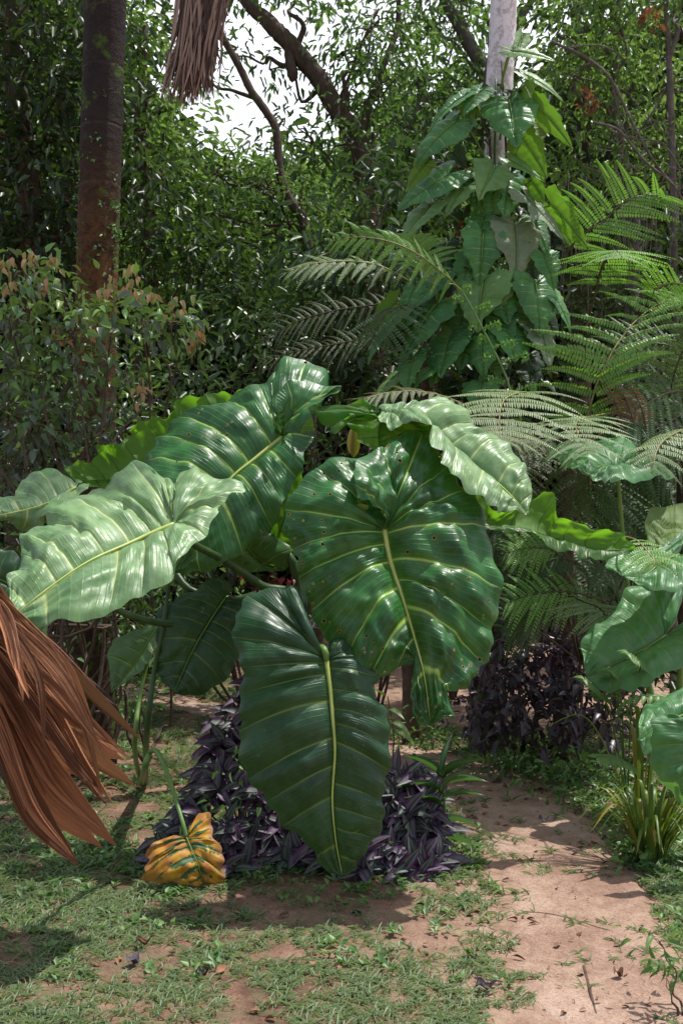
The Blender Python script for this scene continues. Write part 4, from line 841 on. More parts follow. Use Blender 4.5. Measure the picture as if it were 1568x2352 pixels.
FR(f1, [(1470,980,7.1),(1490,920,7.1),(1520,860,7.1),(1590,800,7.1)], .36, (-1,-.2,.1), (1,0,.1), npin=11, seed=5, mat='fernd', stem='rachisd', droop=.25)
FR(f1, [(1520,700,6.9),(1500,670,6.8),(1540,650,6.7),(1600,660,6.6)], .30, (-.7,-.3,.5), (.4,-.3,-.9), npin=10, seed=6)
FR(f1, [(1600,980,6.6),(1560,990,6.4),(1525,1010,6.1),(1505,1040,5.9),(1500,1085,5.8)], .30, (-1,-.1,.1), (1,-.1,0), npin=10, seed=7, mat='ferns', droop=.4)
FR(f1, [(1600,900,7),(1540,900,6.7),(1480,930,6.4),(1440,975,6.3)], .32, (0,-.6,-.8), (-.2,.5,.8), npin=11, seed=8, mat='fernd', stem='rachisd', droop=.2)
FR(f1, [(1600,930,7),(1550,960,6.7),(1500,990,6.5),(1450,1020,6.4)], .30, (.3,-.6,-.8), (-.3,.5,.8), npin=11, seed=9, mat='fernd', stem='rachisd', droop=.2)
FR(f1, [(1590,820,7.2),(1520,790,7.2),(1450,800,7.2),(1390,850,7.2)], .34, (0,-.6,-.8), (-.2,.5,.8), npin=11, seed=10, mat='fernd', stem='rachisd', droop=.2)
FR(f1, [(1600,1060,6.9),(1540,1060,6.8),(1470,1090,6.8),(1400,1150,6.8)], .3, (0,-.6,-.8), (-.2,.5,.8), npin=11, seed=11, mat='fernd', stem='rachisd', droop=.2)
for q, sx in enumerate((0, 28, -26)):
    FR(f1, [(1455+sx,985,6.3),(1448+sx,950,6.3),(1432+sx,910,6.3),(1415+sx,880,6.3)], .07, (-1,-.2,-.4), (1,-.2,-.4), npin=9, npl=8, seed=40+q, mat='fernx', stem='stemb', droop=.5, name='dead_frond')
fe2 = np.array([1.35, 6.9, 0]); f2 = fern('tree_fern', fe2, 'tree fern whose flat silvery fronds arch forward over the elephant-ear leaf', 'tree ferns')
b = MB(); top2 = at(1300, 1100, 6.9); b.tube([fe2, fe2+(-.03,0,.7), top2, at(1290,1000,6.85)], [.07,.055,.05,.04], 12, 8, wob=.12); b.build('trunk', M['stemb'], f2)
FR(f2, [(1300,1000,6.8),(1270,935,6.6),(1215,902,6.2),(1165,912,5.8),(1148,942,5.5),(1147,985,5.3),(1150,1010,5.2)], .40, (-1,-.12,.16), (1,-.12,.14), npin=12, npl=34, droop=.30, seed=12, mat='ferns', base=.34, taper=(.7,1,.18), lw=.13)
FR(f2, [(1330,1040,6.8),(1420,955,6.6),(1350,958,6.2),(1322,972,5.8),(1330,1005,5.5),(1350,1042,5.35)], .31, (-1,-.12,.12), (1,-.12,.16), npin=12, npl=32, droop=.32, seed=13, mat='ferns', base=.36, taper=(.7,1,.18), lw=.13)
FR(f2, [(1240,1010,6.6),(1120,955,6.4),(1000,905,6.3),(890,902,6.1),(790,935,5.9)], .30, (.1,-1,-.1), (-.1,.9,.25), npin=21, npl=22, droop=.25, seed=14, mat='fernb', lw=.07, base=.3)
FR(f2, [(1280,1060,6.8),(1230,1010,6.3),(1180,1010,6.0),(1130,1040,5.8)], .36, (.3,-1,-.1), (-.3,.9,.2), npin=18, npl=22, droop=.3, seed=15, mat='fernb', lw=.07, base=.2)
FR(f2, [(1280,1060,6.8),(1240,1030,6.5),(1200,1060,6.3),(1170,1130,6.2)], .36, (-1,-.2,-.1), (1,-.2,-.1), npin=18, npl=22, droop=.4, seed=16, mat='fernb', lw=.07, stem='rachisd', base=.2)
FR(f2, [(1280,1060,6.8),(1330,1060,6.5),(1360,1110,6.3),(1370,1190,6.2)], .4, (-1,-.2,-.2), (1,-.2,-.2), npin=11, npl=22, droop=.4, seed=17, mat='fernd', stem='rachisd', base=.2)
fe3 = np.array([.45, 7.5, 0]); f3 = fern('tree_fern', fe3, 'tree fern with fronds reaching left in front of the climber, some pale, some brownish', 'tree ferns')
b = MB(); b.tube([fe3, fe3+(.02,0,.9), at(985,830,7.3), at(1010,700,7.1)], [.06,.05,.045,.035], 12, 8, wob=.12); b.build('trunk', M['stemb'], f3)
FR(f3, [(1010,700,7.0),(1050,665,6.6),(1005,618,6.5),(940,573,6.4),(870,549,6.4),(810,545,6.4),(755,556,6.4)], .18, (-.45,-.3,-.8), (-.25,.25,.85), npin=14, npl=20, droop=.30, seed=21, mat='fern', base=.22, taper=(.6,1,.25))
FR(f3, [(1010,700,7.1),(930,640,7.0),(860,607,7.0),(780,600,6.95),(710,608,6.9),(648,630,6.9)], .22, (-.3,-.75,-.45), (-.25,.7,.5), npin=14, npl=20, droop=.35, seed=22, mat='ferns', base=.2)
FR(f3, [(1000,720,7.1),(940,690,7.2),(860,700,7.2),(760,715,7.2),(680,740,7.2),(600,785,7.2)], .26, (-.2,-.5,-.7), (-.2,.6,.65), npin=21, npl=20, droop=.25, seed=23, mat='fernb', lw=.07, stem='rachisd', base=.2)
FR(f3, [(1000,740,7.1),(900,760,7.3),(800,785,7.3),(690,805,7.3),(590,835,7.3)], .24, (-.2,-.7,-.5), (-.2,.6,.55), npin=21, npl=20, droop=.25, seed=24, mat='fernb', lw=.07, stem='rachisd', base=.2)
FR(f3, [(1010,720,7.0),(990,640,6.8),(960,590,6.8),(955,540,6.8)], .24, (-.9,-.2,.3), (.9,-.2,.3), npin=10, npl=16, droop=.3, seed=25, mat='fern', base=.3)
FR(f3, [(1000,720,7.0),(930,700,6.8),(880,730,6.7),(850,790,6.7)], .30, (-.8,-.3,-.2), (.8,-.3,-.2), npin=11, npl=18, droop=.3, seed=26, mat='fernd', stem='rachisd', base=.2)
# the uncurling young frond
yf0 = np.array([1.0, 6.5, 0]); yf = fern('young_fern_frond', yf0, 'single thin young fern stalk with curled tips rising in front of the climber leaves')
pts = [tuple(yf0), at(1200,1050,6.5), at(1172,905,6.5), at(1155,850,6.5), at(1118,775,6.5), at(1085,712,6.5), at(1062,672,6.5), at(1044,654,6.5), at(1030,652,6.48)]
b = MB(); C = b.tube(pts, [.006,.006,.005,.003], 8, 8)
b.build('stalk', M['ribd'], yf)
b = MB()
for i, (px, py, sg, L) in enumerate([(1172,905,1,.14),(1160,880,-1,.10),(1150,835,1,.15),(1138,822,-1,.07),(1130,800,1,.12),(1122,780,-1,.06),(1108,755,1,.10),(1098,748,-1,.05),(1085,712,1,.10),(1068,690,-1,.07),(1060,665,1,.05)]):
    p = at(px, py, 6.5); E = np.array([sg*1.0, -.2, .45]); rp = [p, p+E*L*.5, p+E*L*.9+(0,0,-.01), p+E*L*.95+(0,0,-.035), p+E*L*.8+(0,0,-.03)]
    b = MB(); b.tube(rp, [.004,.003,.002], 6, 5); C = cr(rp, np.linspace(.3,4,14)); n = 14
    for s2 in (-1, 1):
        k = place(DIA, C, np.tile([0,0,float(s2)],(n,1))+RNG.normal(0,.4,(n,3)), np.tile([0,-1.,.2],(n,1)), .022, .009, RNG.random(n)); b.add(k[0], k[1], None, k[2], k[3])
    b.build('curled_pinna', M['fern'], yf)
# low ferns under the right-hand leaf
fe4 = np.array([1.25, 6.4, 0]); f4 = fern('low_fern', fe4, 'low fern spreading its lacy fronds above the dark purple shrub', 'low ferns')
for i, (p, L, mt) in enumerate([([(1330,1520,6.4),(1400,1400,6.3),(1320,1362,6.1),(1240,1362,5.9),(1160,1385,5.8)], .27, 'fern'), ([(1330,1520,6.4),(1300,1420,6.2),(1230,1400,6.0),(1160,1430,5.9)], .24, 'fernd'),
      ([(1330,1520,6.4),(1300,1380,6.1),(1345,1385,5.9),(1385,1405,5.8),(1405,1462,5.7)], .30, 'ferns'), ([(1330,1500,6.4),(1290,1290,6.3),(1230,1258,6.1),(1160,1270,6.0)], .22, 'fern'),
      ([(1330,1500,6.4),(1350,1330,6.4),(1300,1285,6.3),(1240,1300,6.2),(1200,1350,6.1)], .26, 'fernd'), ([(1330,1520,6.4),(1420,1350,6.3),(1460,1300,6.2),(1400,1290,6.1),(1340,1310,6.0)], .24, 'fernd'),
      ([(1330,1520,6.4),(1250,1460,6.2),(1200,1440,6.1),(1170,1470,6.0)], .22, 'fernd'), ([(1330,1520,6.4),(1270,1340,6.5),(1220,1330,6.5),(1160,1350,6.5)], .26, 'fernd'), ([(1330,1520,6.4),(1370,1400,6.5),(1420,1380,6.5),(1440,1430,6.4)], .24, 'fernd'),
      ([(1330,1520,6.4),(1300,1300,6.6),(1250,1230,6.6),(1200,1220,6.5)], .24, 'fernd'), ([(1330,1520,6.4),(1380,1250,6.6),(1400,1220,6.5),(1460,1230,6.4)], .22, 'fernd')]):
    FR(f4, p, L, (-.3,-.6,-.6) if i not in (2,) else (-.9,-.3,.1), (-.3,.5,.75) if i not in (2,) else (.9,-.3,.1), npin=11, npl=16, droop=.25, seed=60+i, mat=mt, stem='rachisd', base=.35)
fe5 = np.array([1.55, 5.3, 0]); f5 = fern('low_fern', fe5, 'small yellow-green fern frond lying on the pale elephant-ear leaf at the right', 'low ferns')
FR(f5, [(1500,1560,6.3),(1440,1330,6.2),(1415,1245,5.7),(1455,1238,5.3),(1495,1278,5.1),(1502,1300,5.05)], .17, (-1,-.3,.1), (1,-.3,.1), npin=10, npl=14, droop=.3, seed=80, mat='fern', base=.6)
# darkness below the ferns: many dim fronds low down
fe6 = np.array([2.2, 8.0, 0]); f6 = fern('fern_thicket', fe6, 'shaded thicket of dark ferns behind the elephant ears at the right', 'low ferns')
for i in range(26):
    x, y = rr.uniform(1180, 1600), rr.uniform(1010, 1330); d = rr.uniform(7.0, 7.9); s = rr.choice((-1, 1))
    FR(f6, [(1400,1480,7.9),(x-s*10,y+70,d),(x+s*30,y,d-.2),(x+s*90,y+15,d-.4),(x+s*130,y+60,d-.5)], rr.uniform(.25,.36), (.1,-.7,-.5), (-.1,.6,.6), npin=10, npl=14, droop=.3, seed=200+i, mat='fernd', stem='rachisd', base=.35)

# ================================================================== shrubs and small plants
def shrub(name, base, blobs, size, dens, mat, label, cat='shrub', group=None, tmpl=LEAF6, asp=.45, per=20, csize=.10, stems=True, stemmat='stemb', down=.3, rshift=None, keep=None, twigs=2, sr=.012):
    o = tag(empty(name, base), label, cat, group)
    mb, cen = foliage(blobs, size, dens, down, asp, csize, tmpl, per, .5, rshift, keep); mb.build('foliage', M[mat], o)
    b = MB()
    if stems:
        for (c, r), cc in zip(blobs, cen):
            b.tube(wiggle(base+np.array([rr.uniform(-.05,.05),0,0]), c, 6), [sr*1.6, sr, sr*.6], 6, 4)
            for q in range(min(len(cc), twigs*6)):
                b.tube(wiggle(c, cc[RNG.integers(len(cc))], 4), [sr*.5, sr*.2], 5, 3)
        b.build('stems', M[stemmat], o)
    return o
sb = at(110, 1176, 5.7); sb[2] = 0
shrub('reddish_shrub', sb, [(at(50,625,5.7),(.16,.25,.10)), (at(150,690,5.7),(.20,.25,.10)), (at(30,760,5.7),(.30,.3,.2)), (at(170,760,5.6),(.28,.3,.14)), (at(260,700,5.7),(.14,.2,.10)), (at(325,735,5.5),(.12,.2,.07)), (at(390,740,5.5),(.16,.18,.09)),
      (at(330,780,5.6),(.2,.2,.1)), (at(110,860,5.7),(.32,.3,.16)), (at(290,860,5.8),(.12,.2,.10)), (at(20,950,5.7),(.3,.3,.22)), (at(150,990,5.8),(.3,.3,.16)), (at(290,940,5.9),(.09,.15,.12)), (at(60,1060,5.8),(.3,.3,.15)), (at(200,1040,6.0),(.25,.25,.12))],
      .066, 250, 'shrub', 'leafy shrub at the left with small hanging leaves, young tip leaves pink', tmpl=GR_LEAF, asp=.46, per=12, csize=.075, down=.42,
      rshift=lambda P: np.clip((P[:, 2]-2.35)*.55, -.50, .12)-.20, twigs=2, sr=.007)
b = MB()
so = [o for o in bpy.data.objects if o.name.startswith('reddish_shrub')][0]
n = 0
for px, py in [(70,575),(118,580),(10,585),(295,640),(312,600),(240,650),(262,640),(345,655),(318,665),(395,680),(460,745),(440,760),(420,690),(205,740),(130,745),(320,880),(100,630),(20,620)]:
    p = at(px, py, 5.62); b.tube([p+(rr.uniform(-.03,.03),.0,-.16), p], [.003,.002], 4, 3)
    m = 8; k = place(GR_LEAF, p+RNG.normal(0,.018,(m,3))+np.c_[np.zeros(m),np.zeros(m),-RNG.random(m)*.07], np.c_[RNG.normal(0,.35,m),RNG.normal(-.2,.3,m),-np.ones(m)*.9], RNG.normal(0,.5,(m,3))+(0,-1,.2), .055, .024, .86+.14*RNG.random(m)); b.add(k[0], k[1], None, k[2], k[3])
b.build('young_leaves', M['shrub'], so)

# striped purple ground cover around the foot of the giant plant
zo = tag(empty('striped_purple_plant', (hub[0], hub[1], 0)), 'mound of trailing plants with silver-striped purple leaves around the base of the giant plant', 'ground cover')
ZLEAF = grid_leaf(5, lambda y: (math.sin(math.pi*y**.65)**.8) if 0 < y < 1 else .03, .35, .25)
def zmound(blobs, dens):
    mb = MB(); st = MB()
    for c, r, n in blobs:
        c = np.array(c); r = np.array(r)
        d = unit(RNG.standard_normal((n, 3))); d[:, 1] = -np.abs(d[:, 1]); d[:, 2] = np.where(d[:, 2] < -.2, -d[:, 2], d[:, 2])
        P0 = c+d*r*(.75+.3*RNG.random((n, 1)))
        P0[:, 2] = np.maximum(P0[:, 2], .03)
        for q in range(5):
            a = q*2.4+RNG.random(n)*.9; h = np.c_[np.cos(a), np.sin(a)*.45-.35, np.sin(a)*.45+RNG.normal(-.12, .22, n)]
            D = unit(h+d*.25); L = .102*(.5+.8*RNG.random(n)); k = place(ZLEAF, P0+np.array([0,0,.012])*q*.5, D, np.tile([0,-.75,.8],(n,1))+d*.4+RNG.normal(0,.22,(n,3)), L, L*.40, RNG.random(n)); mb.add(k[0], k[1], None, k[2], k[3])
        for i in range(0, n, 4): st.tube([c+(P0[i]-c)*.3, P0[i]], [.004,.003], 4, 2)
    return mb, st
mb, st = zmound([((-.44,5.15,.02),(.30,.36,.34),110), ((-.52,4.98,.0),(.28,.33,.10),46), ((-.34,5.35,.28),(.28,.30,.34),100), ((.27,5.05,.05),(.17,.25,.30),105), ((.28,4.80,.0),(.16,.18,.10),34), ((.05,4.85,.02),(.32,.22,.14),56), ((-.24,5.45,.60),(.20,.20,.34),70)], 1)
k_, _ = foliage([((-.50,5.0,.06),(.40,.25,.10)), ((.30,4.85,.08),(.2,.2,.12)), ((-.4,5.1,.3),(.25,.25,.2))], .045, 170, per=6, csize=.05, asp=.42, tmpl=GR_LEAF, down=.1); tag(k_.build('green_shoots', M['weed'], zo), kind='stuff')
mb.build('foliage', M['zebra'], zo); st.build('stems', M['stemb'], zo)
# dark red leaves peeping out near the joints
mb, _ = foliage([(at(660,1310,5.1),(.10,.08,.08)), (at(620,1340,5.2),(.12,.08,.07))], .05, 200, per=8, csize=.03, tmpl=GR_LEAF); 
o = mb.build('dark_red_plant', foliage_mat('dark_red', [(.03,.010,.015),(.10,.012,.02),(.22,.02,.03)], .4, .2, (.4,.03,.05))); tag(o, 'small dark red foliage showing between the stalks of the giant plant', 'plant', kind='stuff')
pb = ground_at(1230, 1740)
shrub('dark_purple_shrub', pb+(0,.2,0), [(at(1150,1560,6.5),(.20,.25,.20)), (at(1240,1520,6.6),(.25,.25,.22)), (at(1330,1560,6.5),(.22,.25,.22)), (at(1190,1630,6.3),(.24,.2,.18)), (at(1300,1640,6.3),(.26,.2,.18)), (at(1370,1650,6.2),(.14,.2,.14)), (at(1100,1640,6.5),(.12,.2,.13)), (at(1200,1470,6.7),(.22,.2,.1))],
      .085, 230, 'purple', 'dense shrub with dark blackish-purple leaves beside the path', tmpl=GR_LEAF, asp=.42, per=10, csize=.08, down=.25, stems=True, twigs=1)
# green weeds under it and along the path bend
for k_, (px, py, d, r, lab) in enumerate([(1180,1740,6.4,(.40,.15,.10),'low green weeds under the dark purple shrub at the bend of the path'), (1330,1780,5.9,(.30,.25,.14),'leafy green weeds between the path and the strap-leaved clump'), (1450,1980,4.9,(.22,.2,.09),'low weedy tuft in front of the strap-leaved clump'), (980,1700,7.2,(.32,.2,.14),'small weeds where the path disappears behind the big leaves'), (400,1540,8.6,(.5,.4,.10),'low leafy weeds at the far edge of the lawn, beyond the thin green stalks'), (250,1600,7.6,(.5,.35,.08),'weedy tuft on the left lawn behind the dry fan frond'), (300,1450,8.0,(.55,.4,.22),'sunlit weeds on the far side of the lawn behind the pale leaf')]):
    p = at(px, py, d); p[2] = max(p[2], .02); base = p.copy(); base[2] = 0
    shrub('weed_patch', base, [(p, r)], .05, 330, 'weed', lab, 'weeds', tmpl=GR_LEAF, asp=.4, per=9, csize=.05, down=.1, stems=False)
# strap-leaved clump
def strap_clump(base, n, L, W, mat, label, name, lean=.5, sd=1, names='leaf'):
    o = tag(empty(name, base), label, 'plant'); r = random.Random(sd)
    for i in range(n):
        a = r.random()*2*math.pi; le = lean*(.2+r.random()); l = L*(.55+.55*r.random()); h = np.array([math.cos(a), math.sin(a)*.8, 0])
        p = base+h*.05*r.random(); P = [p, p+h*le*l*.25+(0,0,l*.45), p+h*le*l*.62+(0,0,l*.78), p+h*le*l*1.1+(0,0,l*(.95-.45*le))]
        b = MB(); strip(b, P, W*(.7+.5*r.random()), np.cross(h, (0,0,1.)), 0, .2, 14, .05)
        ob = mesh_np(names, np.concatenate(b.V), [np.concatenate(b.Q)], M[mat], o, np.concatenate([(u*0+[.7,.5]) for u in b.U]), np.full(b.n, r.random()**1.2))
    return o
sc_ = ground_at(1490, 1985)
strap_clump(sc_, 95, .38, .017, 'strap', 'clump of narrow upright yellow-green strap leaves beside the path at the right', 'strap_leaf_plant', .95, 5)
strap_clump(ground_at(1470, 1900), 9, .78, .030, 'strap', 'few taller arching strap leaves rising behind the yellow-green clump', 'strap_leaf_plant', .5, 9)
# upright plant with lance leaves at the path
lb0 = ground_at(1015, 1985); lo = tag(empty('lance_leaf_plant', lb0), 'small upright plant with long narrow dark green leaves at the edge of the path', 'plant')
b = MB(); b.tube([lb0, lb0+(.01,0,.2), lb0+(.0,0,.40)], [.009,.007,.004], 7, 5); b.build('stem', M['stemg'], lo)
LL = grid_leaf(7, pr_lance, .35, .45)
for i, (x, z, L, sx, u) in enumerate([(0,.36,.25,-.8,1.0),(0,.36,.26,.75,1.0),(0,.33,.24,.95,.55),(0,.30,.26,-.9,.5),(0,.27,.22,.9,.6),(0,.24,.22,-.75,.7),(0,.18,.2,.8,.2),(0,.2,.22,-.6,-.1),(0,.1,.2,.9,.15),(0,.13,.2,-.8,.1),(0,.38,.24,.15,1.0),(0,.3,.2,.3,.9)]):
    k = place(LL, np.array([lb0+(x,0,z)]), np.array([[sx, rr.uniform(-.5,.3), u]]), np.array([[0,-.2,1.]]), L*.78, .026, np.array([rr.random()]))
    mesh_np('leaf', k[0], k[1], M['lance'], lo, k[2], k[3])
# pale young plant by the drip tip
p0 = ground_at(905, 1790); p0[1] += .3; po = tag(empty('pale_green_seedling', p0), 'small seedling with a few pale bright green leaves between the two big blades', 'plant')
b = MB(); tp = at(890, 1600, 5.7); b.tube([p0, (p0+tp)/2+(.02,0,0), tp], [.006,.004,.003], 6, 4); b.build('stem', M['stemg'], po)
for (px, py, sx, sz, L) in [(900,1630,.6,-.1,.10),(905,1660,1,-.25,.12),(890,1600,-.3,.5,.08),(915,1680,1,-.35,.13),(885,1640,-.8,.1,.09)]:
    k = place(GR_LEAF, np.array([at(px-10, py, 5.7)]), np.array([[sx,-.4,sz]]), np.array([[0,-.3,1.]]), L, L*.42, np.array([1.0])); mesh_np('leaf', k[0], k[1], M['weed'], po, k[2], k[3])
# pinnate-leaved sapling at the right
po_b = ground_at(1440, 1850); po = tag(empty('pinnate_sapling', po_b), 'small sapling with paired oval leaflets in front of the half-shaded elephant-ear leaf', 'plant')
for i, P in enumerate([[(1440,1850,5.9),(1420,1650,5.6),(1405,1560,5.4),(1395,1540,5.3)], [(1440,1850,5.9),(1430,1700,5.5),(1440,1610,5.3),(1530,1600,5.1)], [(1440,1850,5.9),(1460,1780,5.5),(1420,1745,5.3),(1370,1740,5.2)], [(1440,1850,5.9),(1450,1600,5.5),(1470,1530,5.3),(1440,1500,5.2)], [(1440,1850,5.9),(1400,1640,5.6),(1370,1590,5.4),(1340,1560,5.3)]]):
    C = A_(P); b = MB(); b.tube(C, [.005,.002], 5, 5); cc = cr(C, np.linspace(1.4, 3, 11)); T = unit(np.gradient(cc, axis=0)); n = len(cc)
    for sg in (-1, 1):
        D = unit(sg*np.cross(T, [0,-.5,1.])+T*.3-np.array([0,.1,.2])); k = place(GR_LEAF, cc, D, np.tile([0,-.4,1.],(n,1)), .055, .026, .5+.4*RNG.random(n)); b.add(k[0], k[1], None, k[2], k[3])
    b.build('leaf', M['weed'], po)
# bottom right corner sprig
cb = ground_at(1545, 2330); shrub('leafy_sprig', cb, [(cb+(-.01,0,.07),(.07,.08,.07)), (cb+(.0,.1,.16),(.05,.08,.06))], .045, 240, 'weed', 'light green leafy sprig at the bottom right corner', 'plant', tmpl=GR_LEAF, asp=.35, per=7, csize=.03, sr=.003, twigs=1)
# leaves, sticks and scraps on the ground
def lying_leaf(px, py, L, W, ang, mat, label, name='fallen_leaf', curl=.25):
    p = ground_at(px, py); p[2] = gz(p[0], p[1])+.018; T = grid_leaf(6, pr_ovate, .5, .0, 0)
    d = np.array([[math.cos(ang), math.sin(ang), .1]]); k = place(T, np.array([p]), d, np.array([[.2,-.3,1.]]), L, W, np.array([rr.random()]))
    V = k[0]; V[:, 2] += curl*.05*np.sin(np.linspace(0, 9, len(V))); V[:, 2] = np.maximum(V[:, 2], gz(p[0], p[1])+.008)
    o = mesh_np(name, V, k[1], mat, None, k[2], k[3]); tag(o, label, 'fallen leaf'); return o
dkp = plain_mat('fallen_dark', (.03,.022,.03), (.10,.08,.11), 40, .6, .4)
for a_ in [(295,2235,.06,.045,1.2,dkp,'dark crumpled leaf on the lawn at the lower left'), (1090,2275,.08,.03,.2,dkp,'dark purplish dead leaf at the edge of the bare path'), (450,2255,.05,.012,-.2,dkp,'thin dark scrap on the lawn right of the crumpled leaf'), (1235,1905,.06,.025,.1,dkp,'dark fallen leaf on the sunlit bend of the path'),
           (1410,2242,.045,.03,.7,M['litter'],'curled tan leaf on the path near the bottom right'), (450,2100,.04,.015,1.1,M['litter'],'tan scrap of bark in front of the yellow leaf'), (310,2190,.07,.015,.5,M['litter'],'pale brown strip lying on the lawn'), (210,1568,.40,.20,.1,M['litter'],'large dead brown leaf far back on the left lawn'), (130,1525,.42,.2,.4,M['litter'],'second large dead brown leaf beyond the dry fan frond'), (655,1975,.05,.02,.4,dkp,'small purple leaf on the soil under the hanging blade'), (1380,1945,.07,.02,.0,dkp,'thin dark leaf on the right side of the path')]: lying_leaf(*a_)
def stick(pts, r, label, name='stick'):
    P = []
    for px, py in pts: g_ = ground_at(px, py); g_[2] = gz(g_[0], g_[1])+r*.8; P.append(g_)
    b = MB(); b.tube(P, [r, r*1.1, r*.5], 7, 6, wob=.08); tag(b.build(name, M['stemb']), label, 'stick')
stick([(1200,2092),(1270,2100),(1350,2118),(1430,2140)], .004, 'long dark root or stick lying across the path')
stick([(1340,2210),(1352,2260),(1368,2320)], .0055, 'brown stick pointing towards the viewer on the path')
stick([(200,2062),(260,2045),(275,2035)], .006, 'short dark stick in the grass left of the yellow leaf')
stick([(1010,2250),(1040,2285),(1060,2300)], .006, 'thin straw-coloured twig at the lower edge of the lawn')
stick([(340,2062),(400,2045),(430,2035)], .004, 'thin pale twig in front of the yellow leaf')

# ================================================================== trees behind
def tree(name, base, trunk, rads, blobs, size, dens, mat, bark, label, group='trees of the forest behind', branches=None, gap=True, per=26, csize=.22, down=.45, asp=.40, extra=(), tw=2):
    o = tag(empty(name, base), label, 'tree', group)
    b = MB(); b.tube([base]+trunk, rads, 10, 7, wob=.05); b.build('trunk', M[bark], o)
    mb, cen = foliage(blobs, size, dens, down, asp, csize, LEAF6, per, .45, None, not_gap if gap else None)
    if mb.n: mb.build('crown', M[mat], o)
    tr = cr(np.array([base]+trunk), np.linspace(0, len(trunk), 40))
    bb = MB()
    for (c, r), cc in zip(blobs, cen):
        j = np.argmin(np.linalg.norm(tr-(np.array(c)-(0,0,.8)), axis=1)); j = max(8, j)
        bb.tube(wiggle(tr[j], c, 6, .06), [rads[-1]*.4+.012, .015, .008], 7, 4)
        for q in range(min(tw*3, len(cc))): bb.tube(wiggle(c, cc[RNG.integers(len(cc))], 5, .10), [.012, .004], 5, 3)
    for P, rd in extra: bb.tube(P, rd, 8, 6, wob=.05)
    if bb.n: bb.build('branches', M[bark], o)
    return o
def gb_(px, d): q = at(px, 1176, d); q[2] = 0; return q
def B_(px, py, d, rx, ry=None, rz=None): return (at(px, py, d), (rx, ry or rx, rz or rx*.7))
T = 'trees of the forest behind'
# left dark mass
tree('forest_tree', gb_(60, 9.5), [at(40,900,9.5), at(70,500,9.5), at(30,100,9.5), at(60,-200,9.5)], [.14,.12,.10,.08,.05],
     [B_(20,60,9.3,.9), B_(140,200,9.3,.75), B_(40,330,9.2,.85), B_(130,450,9.3,.7), B_(20,520,9.4,.7), B_(90,-60,9.3,.9), B_(330,420,9.6,.45), B_(110,600,9.6,.6)], .115, 105, 'tree1', 'bark', 'dark leafy tree at the far left behind the rusty palm trunk')
tree('forest_tree', gb_(330, 10.5), [at(330,900,10.5), at(345,600,10.5), at(320,300,10.5), at(335,60,10.5)], [.10,.09,.07,.05,.03],
     [B_(340,250,10.4,.5,.5,.5), B_(370,330,10.4,.5), B_(320,100,10.6,.35,.5,.45), B_(330,560,10.4,.6), B_(420,640,10.4,.55), B_(300,20,10.8,.3)], .11, 105, 'tree3', 'bark', 'bright green tree showing between the rusty trunk and the hanging dead frond')
tree('forest_tree', gb_(180, 12.5), [at(180,800,12.5), at(150,300,12.5), at(160,-150,12.5)], [.16,.14,.10,.06],
     [B_(120,50,12.5,1.5), B_(60,300,12.5,1.6), B_(160,550,12.5,1.5), B_(10,650,12.4,1.4), B_(330,-40,12.6,.5)], .15, 70, 'tree1', 'bark', 'deep shaded tree farther back at the left')
# middle
tree('forest_tree', gb_(880, 12), [at(880,1000,12), at(862,700,12), at(838,420,12), at(820,320,12), at(772,250,12), at(735,185,12), at(690,130,12), at(655,90,12), at(610,45,12), at(565,0,12), at(500,-120,12)], [.13,.12,.105,.10,.095,.08,.06],
     [B_(790,120,12,.5,.6,.35), B_(700,-80,12,.7), B_(560,-120,12,.7), B_(860,60,12.2,.5), B_(870,230,12,.6,.6,.35), B_(720,330,12.2,.55,.6,.3), B_(620,160,12.3,.22), B_(540,130,12.3,.2,.3,.3), B_(800,330,11.8,.5)], .12, 105, 'tree2', 'bark', 'leaning tree whose thick bent trunk crosses the bright sky gap', extra=[([at(825,330,12), at(850,230,12.1), at(885,140,12.2), at(912,60,12.3), at(915,-60,12.3)], [.045,.035,.025]), ([at(660,100,12), at(668,150,11.95), at(672,180,11.95), at(660,150,11.95)], [.05,.06,.02]), ([at(770,250,12), at(800,180,12), at(835,90,12), at(870,20,12)], [.02,.012])], asp=.30, down=.8)
tree('forest_tree', gb_(715, 10.8), [at(715,900,10.8), at(706,550,10.8), at(660,450,10.8), at(642,390,10.8), at(634,300,10.8), at(612,258,10.8), at(578,210,10.8), at(548,150,10.8), at(510,80,10.8), at(470,-20,10.8)], [.05,.05,.045,.04,.038,.035,.025],
     [B_(590,430,10.9,.42,.5,.32), B_(500,400,11.0,.45,.5,.3), B_(690,470,10.9,.45,.5,.35), B_(470,-60,10.8,.5), B_(470,480,11,.5), B_(560,560,11,.6), B_(720,600,11,.6), B_(440,190,11.2,.18,.3,.25)], .095, 125, 'tree2', 'bark', 'slender tree with a thin crooked trunk below the sky gap', asp=.36)
tree('forest_tree', gb_(560, 14.5), [at(560,900,14.5), at(540,600,14.5), at(530,380,14.5)], [.10,.09,.07,.04],
     [B_(540,420,14.5,.8,.8,.42), B_(440,380,14.5,.6,.7,.35), B_(660,400,14.5,.7,.7,.45), B_(560,540,14.5,1.1), B_(430,600,14.5,1.0), B_(700,600,14.5,1.1)], .12, 85, 'tree3', 'bark', 'light green tree farther back under the sky gap')
